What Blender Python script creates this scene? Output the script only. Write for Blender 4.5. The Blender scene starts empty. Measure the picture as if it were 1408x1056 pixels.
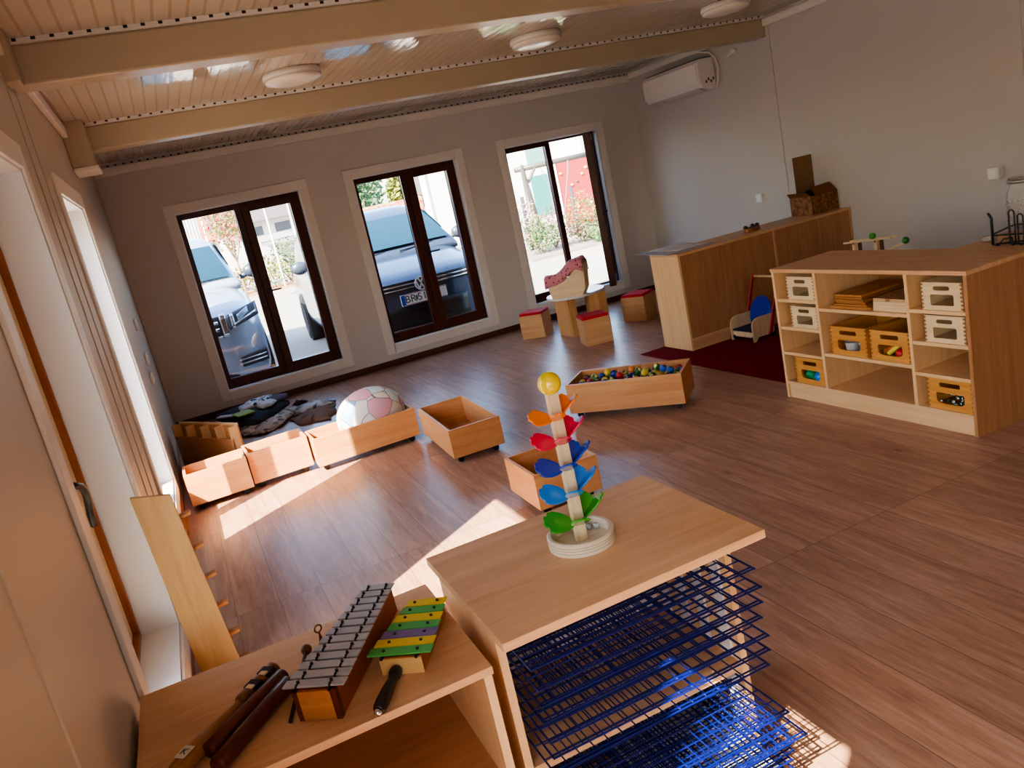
import bpy, bmesh, math, random
from mathutils import Vector, Matrix
random.seed(7)
PI = math.pi
S = bpy.context.scene
COL = S.collection
W = 5.479            # room width; back wall y=0, left wall x=0, floor z=0
CEIL = 2.42
YB = -10.6           # wall behind the camera

# ------------------------------------------------------------------ materials
def lin(h):
    h = h.lstrip('#')
    c = [int(h[i:i+2], 16)/255 for i in (0, 2, 4)]
    return tuple((v/12.92 if v <= .04045 else ((v+.055)/1.055)**2.4) for v in c) + (1,)
MATS = {}
def newmat(name):
    m = bpy.data.materials.new(name); m.use_nodes = True
    nt = m.node_tree; b = nt.nodes['Principled BSDF']
    return m, nt, b
def N(nt, t, **kw):
    n = nt.nodes.new(t)
    for k, v in kw.items():
        if k.startswith('i_'): n.inputs[k[2:].replace('_', ' ')].default_value = v
        else: setattr(n, k, v)
    return n
def plain(name, col, rough=.5, metal=0, var=.06, scale=12, bump=0, emit=0, spec=.5, coat=0):
    if name in MATS: return MATS[name]
    m, nt, b = newmat(name)
    c = lin(col)
    tc = N(nt, 'ShaderNodeTexCoord'); no = N(nt, 'ShaderNodeTexNoise', i_Scale=scale, i_Detail=3.)
    nt.links.new(tc.outputs['Object'], no.inputs['Vector'])
    mx = N(nt, 'ShaderNodeMix', data_type='RGBA')
    mx.inputs[6].default_value = tuple(max(0, v*(1-var)) for v in c[:3])+(1,)
    mx.inputs[7].default_value = tuple(min(1, v*(1+var)) for v in c[:3])+(1,)
    nt.links.new(no.outputs[0], mx.inputs[0]); nt.links.new(mx.outputs[2], b.inputs['Base Color'])
    b.inputs['Roughness'].default_value = rough; b.inputs['Metallic'].default_value = metal
    b.inputs['Specular IOR Level'].default_value = spec
    b.inputs['Coat Weight'].default_value = coat
    if bump:
        bp = N(nt, 'ShaderNodeBump', i_Strength=bump, i_Distance=.01)
        nt.links.new(no.outputs[0], bp.inputs['Height']); nt.links.new(bp.outputs[0], b.inputs['Normal'])
    MATS[name] = m; return m
def wood(name, c1, c2, axis='x', rough=.4, scale=3., contrast=1., spec=.4):
    key = name+axis
    if key in MATS: return MATS[key]
    m, nt, b = newmat(key)
    tc = N(nt, 'ShaderNodeTexCoord'); mp = N(nt, 'ShaderNodeMapping')
    st = {'x': (.6, 9, 9), 'y': (9, .6, 9), 'z': (9, 9, .6)}[axis]
    mp.inputs['Scale'].default_value = st
    oi = N(nt, 'ShaderNodeObjectInfo')
    ad = N(nt, 'ShaderNodeVectorMath', operation='ADD')
    mu = N(nt, 'ShaderNodeVectorMath', operation='SCALE'); mu.inputs['Scale'].default_value = 37.
    cb = N(nt, 'ShaderNodeCombineXYZ')
    for i in range(3): nt.links.new(oi.outputs['Random'], cb.inputs[i])
    nt.links.new(cb.outputs[0], mu.inputs[0])
    nt.links.new(tc.outputs['Object'], mp.inputs['Vector'])
    nt.links.new(mp.outputs[0], ad.inputs[0]); nt.links.new(mu.outputs[0], ad.inputs[1])
    n1 = N(nt, 'ShaderNodeTexNoise', i_Scale=scale, i_Detail=6., i_Roughness=.6, i_Distortion=.6)
    n2 = N(nt, 'ShaderNodeTexNoise', i_Scale=scale*9, i_Detail=3.)
    nt.links.new(ad.outputs[0], n1.inputs['Vector']); nt.links.new(ad.outputs[0], n2.inputs['Vector'])
    mm = N(nt, 'ShaderNodeMath', operation='MULTIPLY_ADD'); mm.inputs[1].default_value = .35
    nt.links.new(n2.outputs[0], mm.inputs[0]); nt.links.new(n1.outputs[0], mm.inputs[2])
    cr = N(nt, 'ShaderNodeValToRGB')
    cr.color_ramp.elements[0].position = .45-.1/contrast; cr.color_ramp.elements[1].position = .9
    cr.color_ramp.elements[0].color = lin(c2); cr.color_ramp.elements[1].color = lin(c1)
    nt.links.new(mm.outputs[0], cr.inputs[0]); nt.links.new(cr.outputs[0], b.inputs['Base Color'])
    b.inputs['Roughness'].default_value = rough; b.inputs['Specular IOR Level'].default_value = spec
    MATS[key] = m; return m
def glass(name, tint='#ffffff', gloss=.08):
    if name in MATS: return MATS[name]
    m, nt, b = newmat(name)
    nt.nodes.remove(b)
    out = nt.nodes['Material Output']
    tr = N(nt, 'ShaderNodeBsdfTransparent'); tr.inputs[0].default_value = lin(tint)
    gl = N(nt, 'ShaderNodeBsdfGlossy'); gl.inputs['Roughness'].default_value = .02
    lw = N(nt, 'ShaderNodeLayerWeight'); lw.inputs[0].default_value = .5
    pw = N(nt, 'ShaderNodeMath', operation='POWER'); pw.inputs[1].default_value = 5.
    fr = N(nt, 'ShaderNodeMath', operation='MULTIPLY_ADD'); fr.inputs[1].default_value = .8; fr.inputs[2].default_value = .03
    nt.links.new(lw.outputs['Facing'], pw.inputs[0]); nt.links.new(pw.outputs[0], fr.inputs[0])
    mx = N(nt, 'ShaderNodeMixShader')
    nt.links.new(fr.outputs[0], mx.inputs[0]); nt.links.new(tr.outputs[0], mx.inputs[1]); nt.links.new(gl.outputs[0], mx.inputs[2])
    nt.links.new(mx.outputs[0], out.inputs[0])
    MATS[name] = m; return m

def frosted(name):
    m, nt, b = newmat(name); out = nt.nodes['Material Output']
    b.inputs['Base Color'].default_value = lin('#cfcac2'); b.inputs['Roughness'].default_value = .12
    tr = N(nt, 'ShaderNodeBsdfTransparent'); mx = N(nt, 'ShaderNodeMixShader'); mx.inputs[0].default_value = .22
    nt.links.new(tr.outputs[0], mx.inputs[1]); nt.links.new(b.outputs[0], mx.inputs[2]); nt.links.new(mx.outputs[0], out.inputs[0])
    return m
def floor_mat():
    m, nt, b = newmat('oak_plank_floor')
    tc = N(nt, 'ShaderNodeTexCoord'); mp = N(nt, 'ShaderNodeMapping')
    mp.inputs['Rotation'].default_value = (0, 0, PI/2)
    nt.links.new(tc.outputs['Object'], mp.inputs['Vector'])
    br = N(nt, 'ShaderNodeTexBrick', offset=.37, offset_frequency=1, squash=1.)
    br.inputs['Scale'].default_value = 1; br.inputs['Brick Width'].default_value = 1.25
    br.inputs['Row Height'].default_value = .183; br.inputs['Mortar Size'].default_value = .0016
    br.inputs['Mortar Smooth'].default_value = .2; br.inputs['Bias'].default_value = 0
    br.inputs['Color1'].default_value = (0, 0, 0, 1); br.inputs['Color2'].default_value = (1, 1, 1, 1)
    br.inputs['Mortar'].default_value = (.5, .5, .5, 1)
    nt.links.new(mp.outputs[0], br.inputs['Vector'])
    ms = N(nt, 'ShaderNodeMapping'); ms.inputs['Scale'].default_value = (14, 1.1, 1)
    nt.links.new(tc.outputs['Object'], ms.inputs['Vector'])
    # shift the grain per plank
    sc = N(nt, 'ShaderNodeVectorMath', operation='SCALE'); sc.inputs['Scale'].default_value = 25.
    nt.links.new(br.outputs['Color'], sc.inputs[0])
    ad = N(nt, 'ShaderNodeVectorMath', operation='ADD')
    nt.links.new(ms.outputs[0], ad.inputs[0]); nt.links.new(sc.outputs[0], ad.inputs[1])
    n1 = N(nt, 'ShaderNodeTexNoise', i_Scale=1.6, i_Detail=8., i_Roughness=.65, i_Distortion=.9)
    n2 = N(nt, 'ShaderNodeTexNoise', i_Scale=7., i_Detail=5., i_Roughness=.7)
    nt.links.new(ad.outputs[0], n1.inputs['Vector']); nt.links.new(ad.outputs[0], n2.inputs['Vector'])
    cr = N(nt, 'ShaderNodeValToRGB')
    e = cr.color_ramp.elements; e[0].position = .3; e[0].color = lin('#855f4b'); e[1].position = .72; e[1].color = lin('#cba78f')
    k = e.new(.5); k.color = lin('#ac846c')
    mm = N(nt, 'ShaderNodeMath', operation='MULTIPLY_ADD'); mm.inputs[1].default_value = .4; 
    nt.links.new(n2.outputs[0], mm.inputs[0])
    m2 = N(nt, 'ShaderNodeMath', operation='MULTIPLY'); m2.inputs[1].default_value = .62
    nt.links.new(n1.outputs[0], m2.inputs[0]); nt.links.new(m2.outputs[0], mm.inputs[2])
    nt.links.new(mm.outputs[0], cr.inputs[0])
    # plank tone
    hv = N(nt, 'ShaderNodeHueSaturation')
    mr = N(nt, 'ShaderNodeMapRange'); mr.inputs['To Min'].default_value = .86; mr.inputs['To Max'].default_value = 1.12
    nt.links.new(br.outputs['Color'], mr.inputs['Value']); nt.links.new(mr.outputs[0], hv.inputs['Value'])
    nt.links.new(cr.outputs[0], hv.inputs['Color'])
    # knots
    vo = N(nt, 'ShaderNodeTexVoronoi', i_Scale=2.2); mk = N(nt, 'ShaderNodeMapping'); mk.inputs['Scale'].default_value = (2.4, .9, 1)
    nt.links.new(tc.outputs['Object'], mk.inputs['Vector']); nt.links.new(mk.outputs[0], vo.inputs['Vector'])
    kr = N(nt, 'ShaderNodeMapRange'); kr.inputs['From Min'].default_value = .03; kr.inputs['From Max'].default_value = .09
    kr.inputs['To Min'].default_value = .55; kr.inputs['To Max'].default_value = 1
    nt.links.new(vo.outputs['Distance'], kr.inputs['Value'])
    kx = N(nt, 'ShaderNodeMix', data_type='RGBA', blend_type='MULTIPLY'); kx.inputs[0].default_value = 1
    nt.links.new(hv.outputs[0], kx.inputs[6]); nt.links.new(kr.outputs[0], kx.inputs[7])
    # joints
    jx = N(nt, 'ShaderNodeMix', data_type='RGBA'); jx.inputs[7].default_value = lin('#4a3024')
    jm = N(nt, 'ShaderNodeMath', operation='MULTIPLY'); jm.inputs[1].default_value = .7
    nt.links.new(br.outputs['Fac'], jm.inputs[0]); nt.links.new(jm.outputs[0], jx.inputs[0])
    nt.links.new(kx.outputs[2], jx.inputs[6]); nt.links.new(jx.outputs[2], b.inputs['Base Color'])
    b.inputs['Roughness'].default_value = .3
    rr = N(nt, 'ShaderNodeMapRange'); rr.inputs['To Min'].default_value = .24; rr.inputs['To Max'].default_value = .42
    nt.links.new(n2.outputs[0], rr.inputs['Value']); nt.links.new(rr.outputs[0], b.inputs['Roughness'])
    bp = N(nt, 'ShaderNodeBump', i_Strength=.12, i_Distance=.004)
    nt.links.new(mm.outputs[0], bp.inputs['Height']); nt.links.new(bp.outputs[0], b.inputs['Normal'])
    return m
def ceil_mat():
    m, nt, b = newmat('pvc_ceiling_boards')
    tc = N(nt, 'ShaderNodeTexCoord'); sx = N(nt, 'ShaderNodeSeparateXYZ')
    nt.links.new(tc.outputs['Object'], sx.inputs[0])
    def groove(period, w, off):
        a = N(nt, 'ShaderNodeMath', operation='ADD'); a.inputs[1].default_value = 50+off
        nt.links.new(sx.outputs[0], a.inputs[0])
        d = N(nt, 'ShaderNodeMath', operation='DIVIDE'); d.inputs[1].default_value = period
        nt.links.new(a.outputs[0], d.inputs[0])
        f = N(nt, 'ShaderNodeMath', operation='FRACT'); nt.links.new(d.outputs[0], f.inputs[0])
        l = N(nt, 'ShaderNodeMath', operation='LESS_THAN'); l.inputs[1].default_value = w/period
        nt.links.new(f.outputs[0], l.inputs[0]); return l, f
    l1, f1 = groove(.066, .012, 0)
    mx = N(nt, 'ShaderNodeMix', data_type='RGBA'); mx.inputs[6].default_value = lin('#c6b9a8'); mx.inputs[7].default_value = lin('#b5a28c')
    nt.links.new(l1.outputs[0], mx.inputs[0]); nt.links.new(mx.outputs[2], b.inputs['Base Color'])
    no = N(nt, 'ShaderNodeTexNoise', i_Scale=2.2, i_Detail=3.)
    mp = N(nt, 'ShaderNodeMapping'); mp.inputs['Scale'].default_value = (6, .8, 1)
    nt.links.new(tc.outputs['Object'], mp.inputs['Vector']); nt.links.new(mp.outputs[0], no.inputs['Vector'])
    s = N(nt, 'ShaderNodeMath', operation='MULTIPLY_ADD'); s.inputs[1].default_value = 1.1
    nt.links.new(no.outputs[0], s.inputs[0]); nt.links.new(l1.outputs[0], s.inputs[2])
    bp = N(nt, 'ShaderNodeBump', i_Strength=.35, i_Distance=.01)
    nt.links.new(s.outputs[0], bp.inputs['Height']); nt.links.new(bp.outputs[0], b.inputs['Normal'])
    b.inputs['Roughness'].default_value = .07; b.inputs['Specular IOR Level'].default_value = .75
    return m
def spots(name, base, dot, scale=40, th=.25, rough=.8):
    if name in MATS: return MATS[name]
    m, nt, b = newmat(name)
    tc = N(nt, 'ShaderNodeTexCoord'); vo = N(nt, 'ShaderNodeTexVoronoi', i_Scale=float(scale))
    nt.links.new(tc.outputs['Object'], vo.inputs['Vector'])
    l = N(nt, 'ShaderNodeMath', operation='LESS_THAN'); l.inputs[1].default_value = th
    nt.links.new(vo.outputs['Distance'], l.inputs[0])
    mx = N(nt, 'ShaderNodeMix', data_type='RGBA'); mx.inputs[6].default_value = lin(base); mx.inputs[7].default_value = lin(dot)
    nt.links.new(l.outputs[0], mx.inputs[0]); nt.links.new(mx.outputs[2], b.inputs['Base Color'])
    b.inputs['Roughness'].default_value = rough
    MATS[name] = m; return m
def patches(name, cols, scale=6, rough=.6, bump=0):
    if name in MATS: return MATS[name]
    m, nt, b = newmat(name)
    tc = N(nt, 'ShaderNodeTexCoord'); vo = N(nt, 'ShaderNodeTexVoronoi', i_Scale=float(scale))
    nt.links.new(tc.outputs['Object'], vo.inputs['Vector'])
    cr = N(nt, 'ShaderNodeValToRGB'); cr.color_ramp.interpolation = 'CONSTANT'
    e = cr.color_ramp.elements
    e[0].color = lin(cols[0]); e[0].position = 0; e[1].color = lin(cols[1]); e[1].position = 1/len(cols)
    for i, c in enumerate(cols[2:], 2):
        k = e.new(i/len(cols)); k.color = lin(c)
    sp = N(nt, 'ShaderNodeSeparateColor'); nt.links.new(vo.outputs['Color'], sp.inputs[0])
    nt.links.new(sp.outputs[0], cr.inputs[0]); nt.links.new(cr.outputs[0], b.inputs['Base Color'])
    b.inputs['Roughness'].default_value = rough
    if bump:
        bp = N(nt, 'ShaderNodeBump', i_Strength=bump, i_Distance=.02)
        nt.links.new(vo.outputs['Distance'], bp.inputs['Height']); nt.links.new(bp.outputs[0], b.inputs['Normal'])
    MATS[name] = m; return m

# wood palettes
BE = lambda ax='x': wood('beech', '#deb186', '#c08f60', ax)
BEL = lambda ax='x': wood('beech_light', '#edc492', '#d8aa72', ax)
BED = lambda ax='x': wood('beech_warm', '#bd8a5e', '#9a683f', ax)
BIR = lambda ax='x': wood('birch_ply', '#ecd3a8', '#d6b585', ax)
PIN = lambda ax='x': wood('amber_pine', '#dca052', '#b9742e', ax)
DRK = lambda ax='x': wood('rosewood', '#6b2f24', '#3c1712', ax, rough=.32)
FRM = lambda ax='z': wood('window_frame_wood', '#5a2a16', '#341309', ax, rough=.35)
FRO = lambda ax='z': wood('window_frame_sunlit', '#b0692f', '#7c4016', ax, rough=.35)  # the brown frame wood as sunlit orange, light put into the colour
WHT = plain('white_paint', '#e4dcd3', .45, var=.02)
WALL = plain('wall_panel_white', '#c4bcb4', .6, var=.02, scale=1.5)
WALLC = plain('wall_panel_cream', '#bdb09f', .5, var=.02, scale=1.5)
BEAM = plain('beam_cream', '#b8a78c', .35, var=.03, scale=4)
BLK = plain('black_plastic', '#15141a', .4)
CHR = plain('chrome', '#d8d8da', .12, metal=1, var=0)

# ------------------------------------------------------------------ mesh building
class MB:
    def __init__(s): s.bm = bmesh.new()
    def _add(s, verts, faces, M=None):
        vs = [s.bm.verts.new(M @ Vector(v) if M else Vector(v)) for v in verts]
        for f in faces:
            try: s.bm.faces.new([vs[i] for i in f])
            except ValueError: pass
        return s
    def box(s, x0, x1, y0, y1, z0, z1, M=None):
        v = [(x0,y0,z0),(x1,y0,z0),(x1,y1,z0),(x0,y1,z0),(x0,y0,z1),(x1,y0,z1),(x1,y1,z1),(x0,y1,z1)]
        return s._add(v, [(3,2,1,0),(4,5,6,7),(0,1,5,4),(1,2,6,5),(2,3,7,6),(3,0,4,7)], M)
    def hexa(s, b, t):     # bottom 4, top 4
        return s._add(list(b)+list(t), [(3,2,1,0),(4,5,6,7),(0,1,5,4),(1,2,6,5),(2,3,7,6),(3,0,4,7)])
    def rod(s, p, q, r, r2=None, n=10, caps=True):
        p, q = Vector(p), Vector(q); d = q-p
        if r2 is None: r2 = r
        u = d.orthogonal().normalized(); w = d.normalized().cross(u)
        vs = []
        for c, rr in ((p, r), (q, r2)):
            for i in range(n):
                a = 2*PI*i/n; vs.append(c+u*math.cos(a)*rr+w*math.sin(a)*rr)
        fs = [(i, (i+1) % n, n+(i+1) % n, n+i) for i in range(n)]
        if caps: fs += [tuple(range(n-1, -1, -1)), tuple(range(n, 2*n))]
        return s._add(vs, fs)
    def path(s, pts, r, n=8, closed=False):
        pts = [Vector(p) for p in pts]; m = len(pts); rings = []
        up = None
        for i, p in enumerate(pts):
            a = pts[(i-1) % m] if (closed or i) else pts[i]
            b = pts[(i+1) % m] if (closed or i < m-1) else pts[i]
            t = (b-a).normalized()
            if up is None: up = t.orthogonal().normalized()
            up = (up - t*up.dot(t))
            if up.length < 1e-4: up = t.orthogonal()
            up.normalize(); w = t.cross(up)
            rings.append([p+up*math.cos(2*PI*k/n)*r+w*math.sin(2*PI*k/n)*r for k in range(n)])
        vs = [v for ri in rings for v in ri]; fs = []
        for i in range(m if closed else m-1):
            j = (i+1) % m
            for k in range(n): fs.append((i*n+k, i*n+(k+1) % n, j*n+(k+1) % n, j*n+k))
        if not closed: fs += [tuple(range(n-1, -1, -1)), tuple(range((m-1)*n, m*n))]
        return s._add(vs, fs)
    def lathe(s, prof, c=(0,0,0), n=24, M=None, close=False):
        vs = []; fs = []
        for r, z in prof:
            for k in range(n):
                a = 2*PI*k/n; vs.append((c[0]+r*math.cos(a), c[1]+r*math.sin(a), c[2]+z))
        m = len(prof)
        for i in range(m if close else m-1):
            j = (i+1) % m
            for k in range(n): fs.append((i*n+k, i*n+(k+1) % n, j*n+(k+1) % n, j*n+k))
        if not close:
            if prof[0][0] > 1e-5: fs.append(tuple(range(n-1, -1, -1)))
            if prof[-1][0] > 1e-5: fs.append(tuple(range((m-1)*n, m*n)))
        return s._add(vs, fs, M)
    def sphere(s, c, r, n=16, m=10, sc=(1,1,1)):
        prof = [(max(1e-4, r*math.sin(PI*i/m)), -r*math.cos(PI*i/m)) for i in range(m+1)]
        M = Matrix.Translation(c) @ Matrix.Diagonal((*sc, 1))
        return s.lathe(prof, n=n, M=M)
    def prism(s, poly, z0, z1, M=None):
        n = len(poly)
        v = [(x, y, z0) for x, y in poly]+[(x, y, z1) for x, y in poly]
        f = [tuple(range(n-1, -1, -1)), tuple(range(n, 2*n))]+[(i, (i+1) % n, n+(i+1) % n, n+i) for i in range(n)]
        return s._add(v, f, M)
    def loft(s, rings, cap=True):
        n = len(rings[0]); vs = [v for r in rings for v in r]; fs = []
        for i in range(len(rings)-1):
            for k in range(n): fs.append((i*n+k, i*n+(k+1) % n, (i+1)*n+(k+1) % n, (i+1)*n+k))
        if cap: fs += [tuple(range(n-1, -1, -1)), tuple(range((len(rings)-1)*n, len(rings)*n))]
        return s._add(vs, fs)
    def grid(s, f, nu, nv):     # f(u,v)->point, single sheet
        vs = [f(i/nu, j/nv) for j in range(nv+1) for i in range(nu+1)]
        fs = [(j*(nu+1)+i, j*(nu+1)+i+1, (j+1)*(nu+1)+i+1, (j+1)*(nu+1)+i) for j in range(nv) for i in range(nu)]
        return s._add(vs, fs)
    def build(s, name, mat, parent=None, smooth=False, bevel=0, solid=0, seg=2, sub=0):
        bmesh.ops.remove_doubles(s.bm, verts=s.bm.verts, dist=1e-6)
        bmesh.ops.recalc_face_normals(s.bm, faces=s.bm.faces)
        me = bpy.data.meshes.new(name); s.bm.to_mesh(me); s.bm.free()
        return link(name, me, mat, parent, smooth, bevel, solid, seg, sub)
def link(name, me, mat, parent=None, smooth=False, bevel=0, solid=0, seg=2, sub=0):
    for m in (mat if isinstance(mat, (list, tuple)) else [mat]): me.materials.append(m)
    o = bpy.data.objects.new(name, me); COL.objects.link(o)
    if parent is not None: o.parent = parent
    if smooth:
        for p in me.polygons: p.use_smooth = True
    if solid:
        d = o.modifiers.new('solid', 'SOLIDIFY'); d.thickness = solid; d.offset = 0
    if bevel:
        d = o.modifiers.new('bevel', 'BEVEL'); d.width = bevel; d.segments = seg; d.limit_method = 'ANGLE'; d.angle_limit = .6
    if sub:
        d = o.modifiers.new('sub', 'SUBSURF'); d.levels = sub; d.render_levels = sub
    return o
def bx(x0, x1, y0, y1, z0, z1, M=None): return MB().box(x0, x1, y0, y1, z0, z1, M)
def rrect(cx, cy, w, h, r, n=5):
    pts = []
    for sx, sy, a0 in ((1,1,0), (-1,1,PI/2), (-1,-1,PI), (1,-1,1.5*PI)):
        for i in range(n+1):
            a = a0+PI/2*i/n
            pts.append((cx+sx*(w/2-r)+r*math.cos(a), cy+sy*(h/2-r)+r*math.sin(a)))
    return pts
def plate_mesh(name, loops, thick):
    """flat plate in local XY with holes, thickness along Z centred on 0"""
    cu = bpy.data.curves.new(name, 'CURVE'); cu.dimensions = '2D'; cu.fill_mode = 'BOTH'; cu.extrude = thick/2
    for lp in loops:
        sp = cu.splines.new('POLY'); sp.points.add(len(lp)-1)
        for p, (x, y) in zip(sp.points, lp): p.co = (x, y, 0, 1)
        sp.use_cyclic_u = True
    o = bpy.data.objects.new(name, cu); COL.objects.link(o)
    dg = bpy.context.evaluated_depsgraph_get()
    me = bpy.data.meshes.new_from_object(o.evaluated_get(dg))
    bpy.data.objects.remove(o); me.name = name
    return me
def text_mesh(txt, size, thick=.001):
    cu = bpy.data.curves.new('txt', 'FONT'); cu.body = txt; cu.size = size; cu.extrude = thick; cu.align_x = 'CENTER'; cu.align_y = 'CENTER'
    o = bpy.data.objects.new('txt', cu); COL.objects.link(o)
    dg = bpy.context.evaluated_depsgraph_get()
    me = bpy.data.meshes.new_from_object(o.evaluated_get(dg)); bpy.data.objects.remove(o)
    return me
def tag(o, label=None, cat=None, group=None, kind=None):
    if label: o['label'] = label
    if cat: o['category'] = cat
    if group: o['group'] = group
    if kind: o['kind'] = kind
    return o
def thing(name, label, cat, loc=(0,0,0), rotz=0, group=None):
    o = bpy.data.objects.new(name, None); COL.objects.link(o); o.empty_display_size = .05
    o.location = loc; o.rotation_euler = (0, 0, rotz)
    return tag(o, label, cat, group)
def struct(name, mb, mat, parent=None, **kw):
    o = mb.build(name, mat, parent, **kw)
    if parent is None: o['kind'] = 'structure'
    return o
def sroot(name, loc=(0,0,0)):
    o = bpy.data.objects.new(name, None); COL.objects.link(o); o.location = loc; o['kind'] = 'structure'; o.empty_display_size = .05
    return o
def copy_tree(o, parent=None):
    c = o.copy(); COL.objects.link(c); c.parent = parent
    for ch in list(o.children): copy_tree(ch, c)
    return c
RZ = lambda a: Matrix.Rotation(a, 4, 'Z')
TR = lambda x, y, z: Matrix.Translation((x, y, z))

# ------------------------------------------------------------------ room shell
WZ0, WZ1 = .205, 1.888          # window opening heights
BWIN = [(.537, 1.671), (2.195, 3.290), (3.838, 4.958)]            # back wall, x ranges
LWIN = [(-3.845, -2.715), (-5.99, -4.87), (-8.47, -7.35)]          # left wall, y ranges
T = .24
struct('floor', bx(-T, W+.2, YB, T, -.06, 0), floor_mat())
struct('ceiling', bx(-T, W+.2, YB, T, CEIL, CEIL+.1), ceil_mat())
m = MB(); xs = [-T]+[v for w in BWIN for v in w]+[W+.2]
for i in range(0, len(xs), 2): m.box(xs[i], xs[i+1], 0, T, 0, CEIL)
for a, b in BWIN: m.box(a, b, 0, T, 0, WZ0); m.box(a, b, 0, T, WZ1, CEIL)
struct('wall_back', m, plain('wall_panel_back', '#cfc7c0', .6, var=.02, scale=1.5))
m = MB(); ys = [YB]+[v for w in reversed(LWIN) for v in w]+[0]
for i in range(0, len(ys), 2): m.box(-T, 0, ys[i], ys[i+1], 0, CEIL)
for a, b in LWIN: m.box(-T, 0, a, b, 0, WZ0); m.box(-T, 0, a, b, WZ1, CEIL)
struct('wall_left', m, WALLC)
struct('wall_right', bx(W, W+T, YB, 0, 0, CEIL), WALL)
struct('wall_front', bx(-T, W+.2, YB-.2, YB, 0, CEIL), WALL)
struct('baseboard_back', bx(0, W, -.012, 0, 0, .061), wood('baseboard_wood', '#5f3a26', '#42230f', 'x'))
struct('baseboard_left', bx(0, .012, YB, -.012, 0, .055), wood('baseboard_beech', '#b77c4c', '#8d5527', 'y'))
struct('baseboard_right', bx(W-.012, W, YB, -.012, 0, .055), wood('baseboard_beech', '#b77c4c', '#8d5527', 'y'))
# crown trims
struct('trim_1', bx(.0, W, -.03, 0, 2.31, 2.385), WHT, bevel=.006)
struct('trim_2', bx(0, .03, YB, -.03, 2.33, 2.4), WHT, bevel=.006)
struct('trim_3', bx(W-.03, W, YB, -.03, 2.335, 2.395), WHT, bevel=.006)
# vertical cover strips on the wall panels
struct('trim_4', bx(W-.006, W, -2.235, -2.195, 0, 2.33), WALL)
struct('trim_5', bx(W-.006, W, -4.41, -4.375, 0, 2.33), WALL)
for i, y in enumerate((-6.68, -4.45, -4.2)):
    struct('trim_%d' % (6+i), bx(0, .004, y-.012, y+.012, .06, 2.33), WALLC)
# ceiling beams with the dark rebate holes of the boards along the top edge
for i, y in enumerate((-2.2, -4.3, -6.4, -8.5)):
    b = sroot('ceiling_beam', (0, y, 0))
    bx(0, W, 0, .14, 2.252, 2.40).build('beam_casing', BEAM, b, bevel=.01)
    bx(0, W, -.012, .152, 2.40, CEIL).build('cover_strip', WHT, b)
    m = MB(); k = .06
    while k < W-.05: m.box(k-.006, k+.010, -.0135, -.012, 2.408, 2.419); k += .066
    m.build('rebate_holes', plain('dark_gap', '#2e211a', .8), b)
m = MB(); k = .06
while k < W-.05: m.box(k-.008, k+.012, -.0305, -.03, 2.386, 2.398); k += .066
struct('trim_10', m, plain('dark_gap', '#2e211a', .8))
bk = sroot('beam_bracket', (0, -2.36, 0))
bx(0.0, .13, 0, .27, 2.15, CEIL).build('bracket_casing', BEAM, bk, bevel=.006)
bx(0.0, .145, -.01, .29, 2.12, 2.15).build('bracket_foot', WHT, bk, bevel=.008)
bk = sroot('beam_bracket', (0, -4.46, 0))
bx(0.0, .05, 0, .13, 2.24, CEIL).build('bracket_casing', BEAM, bk, bevel=.006)

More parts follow.
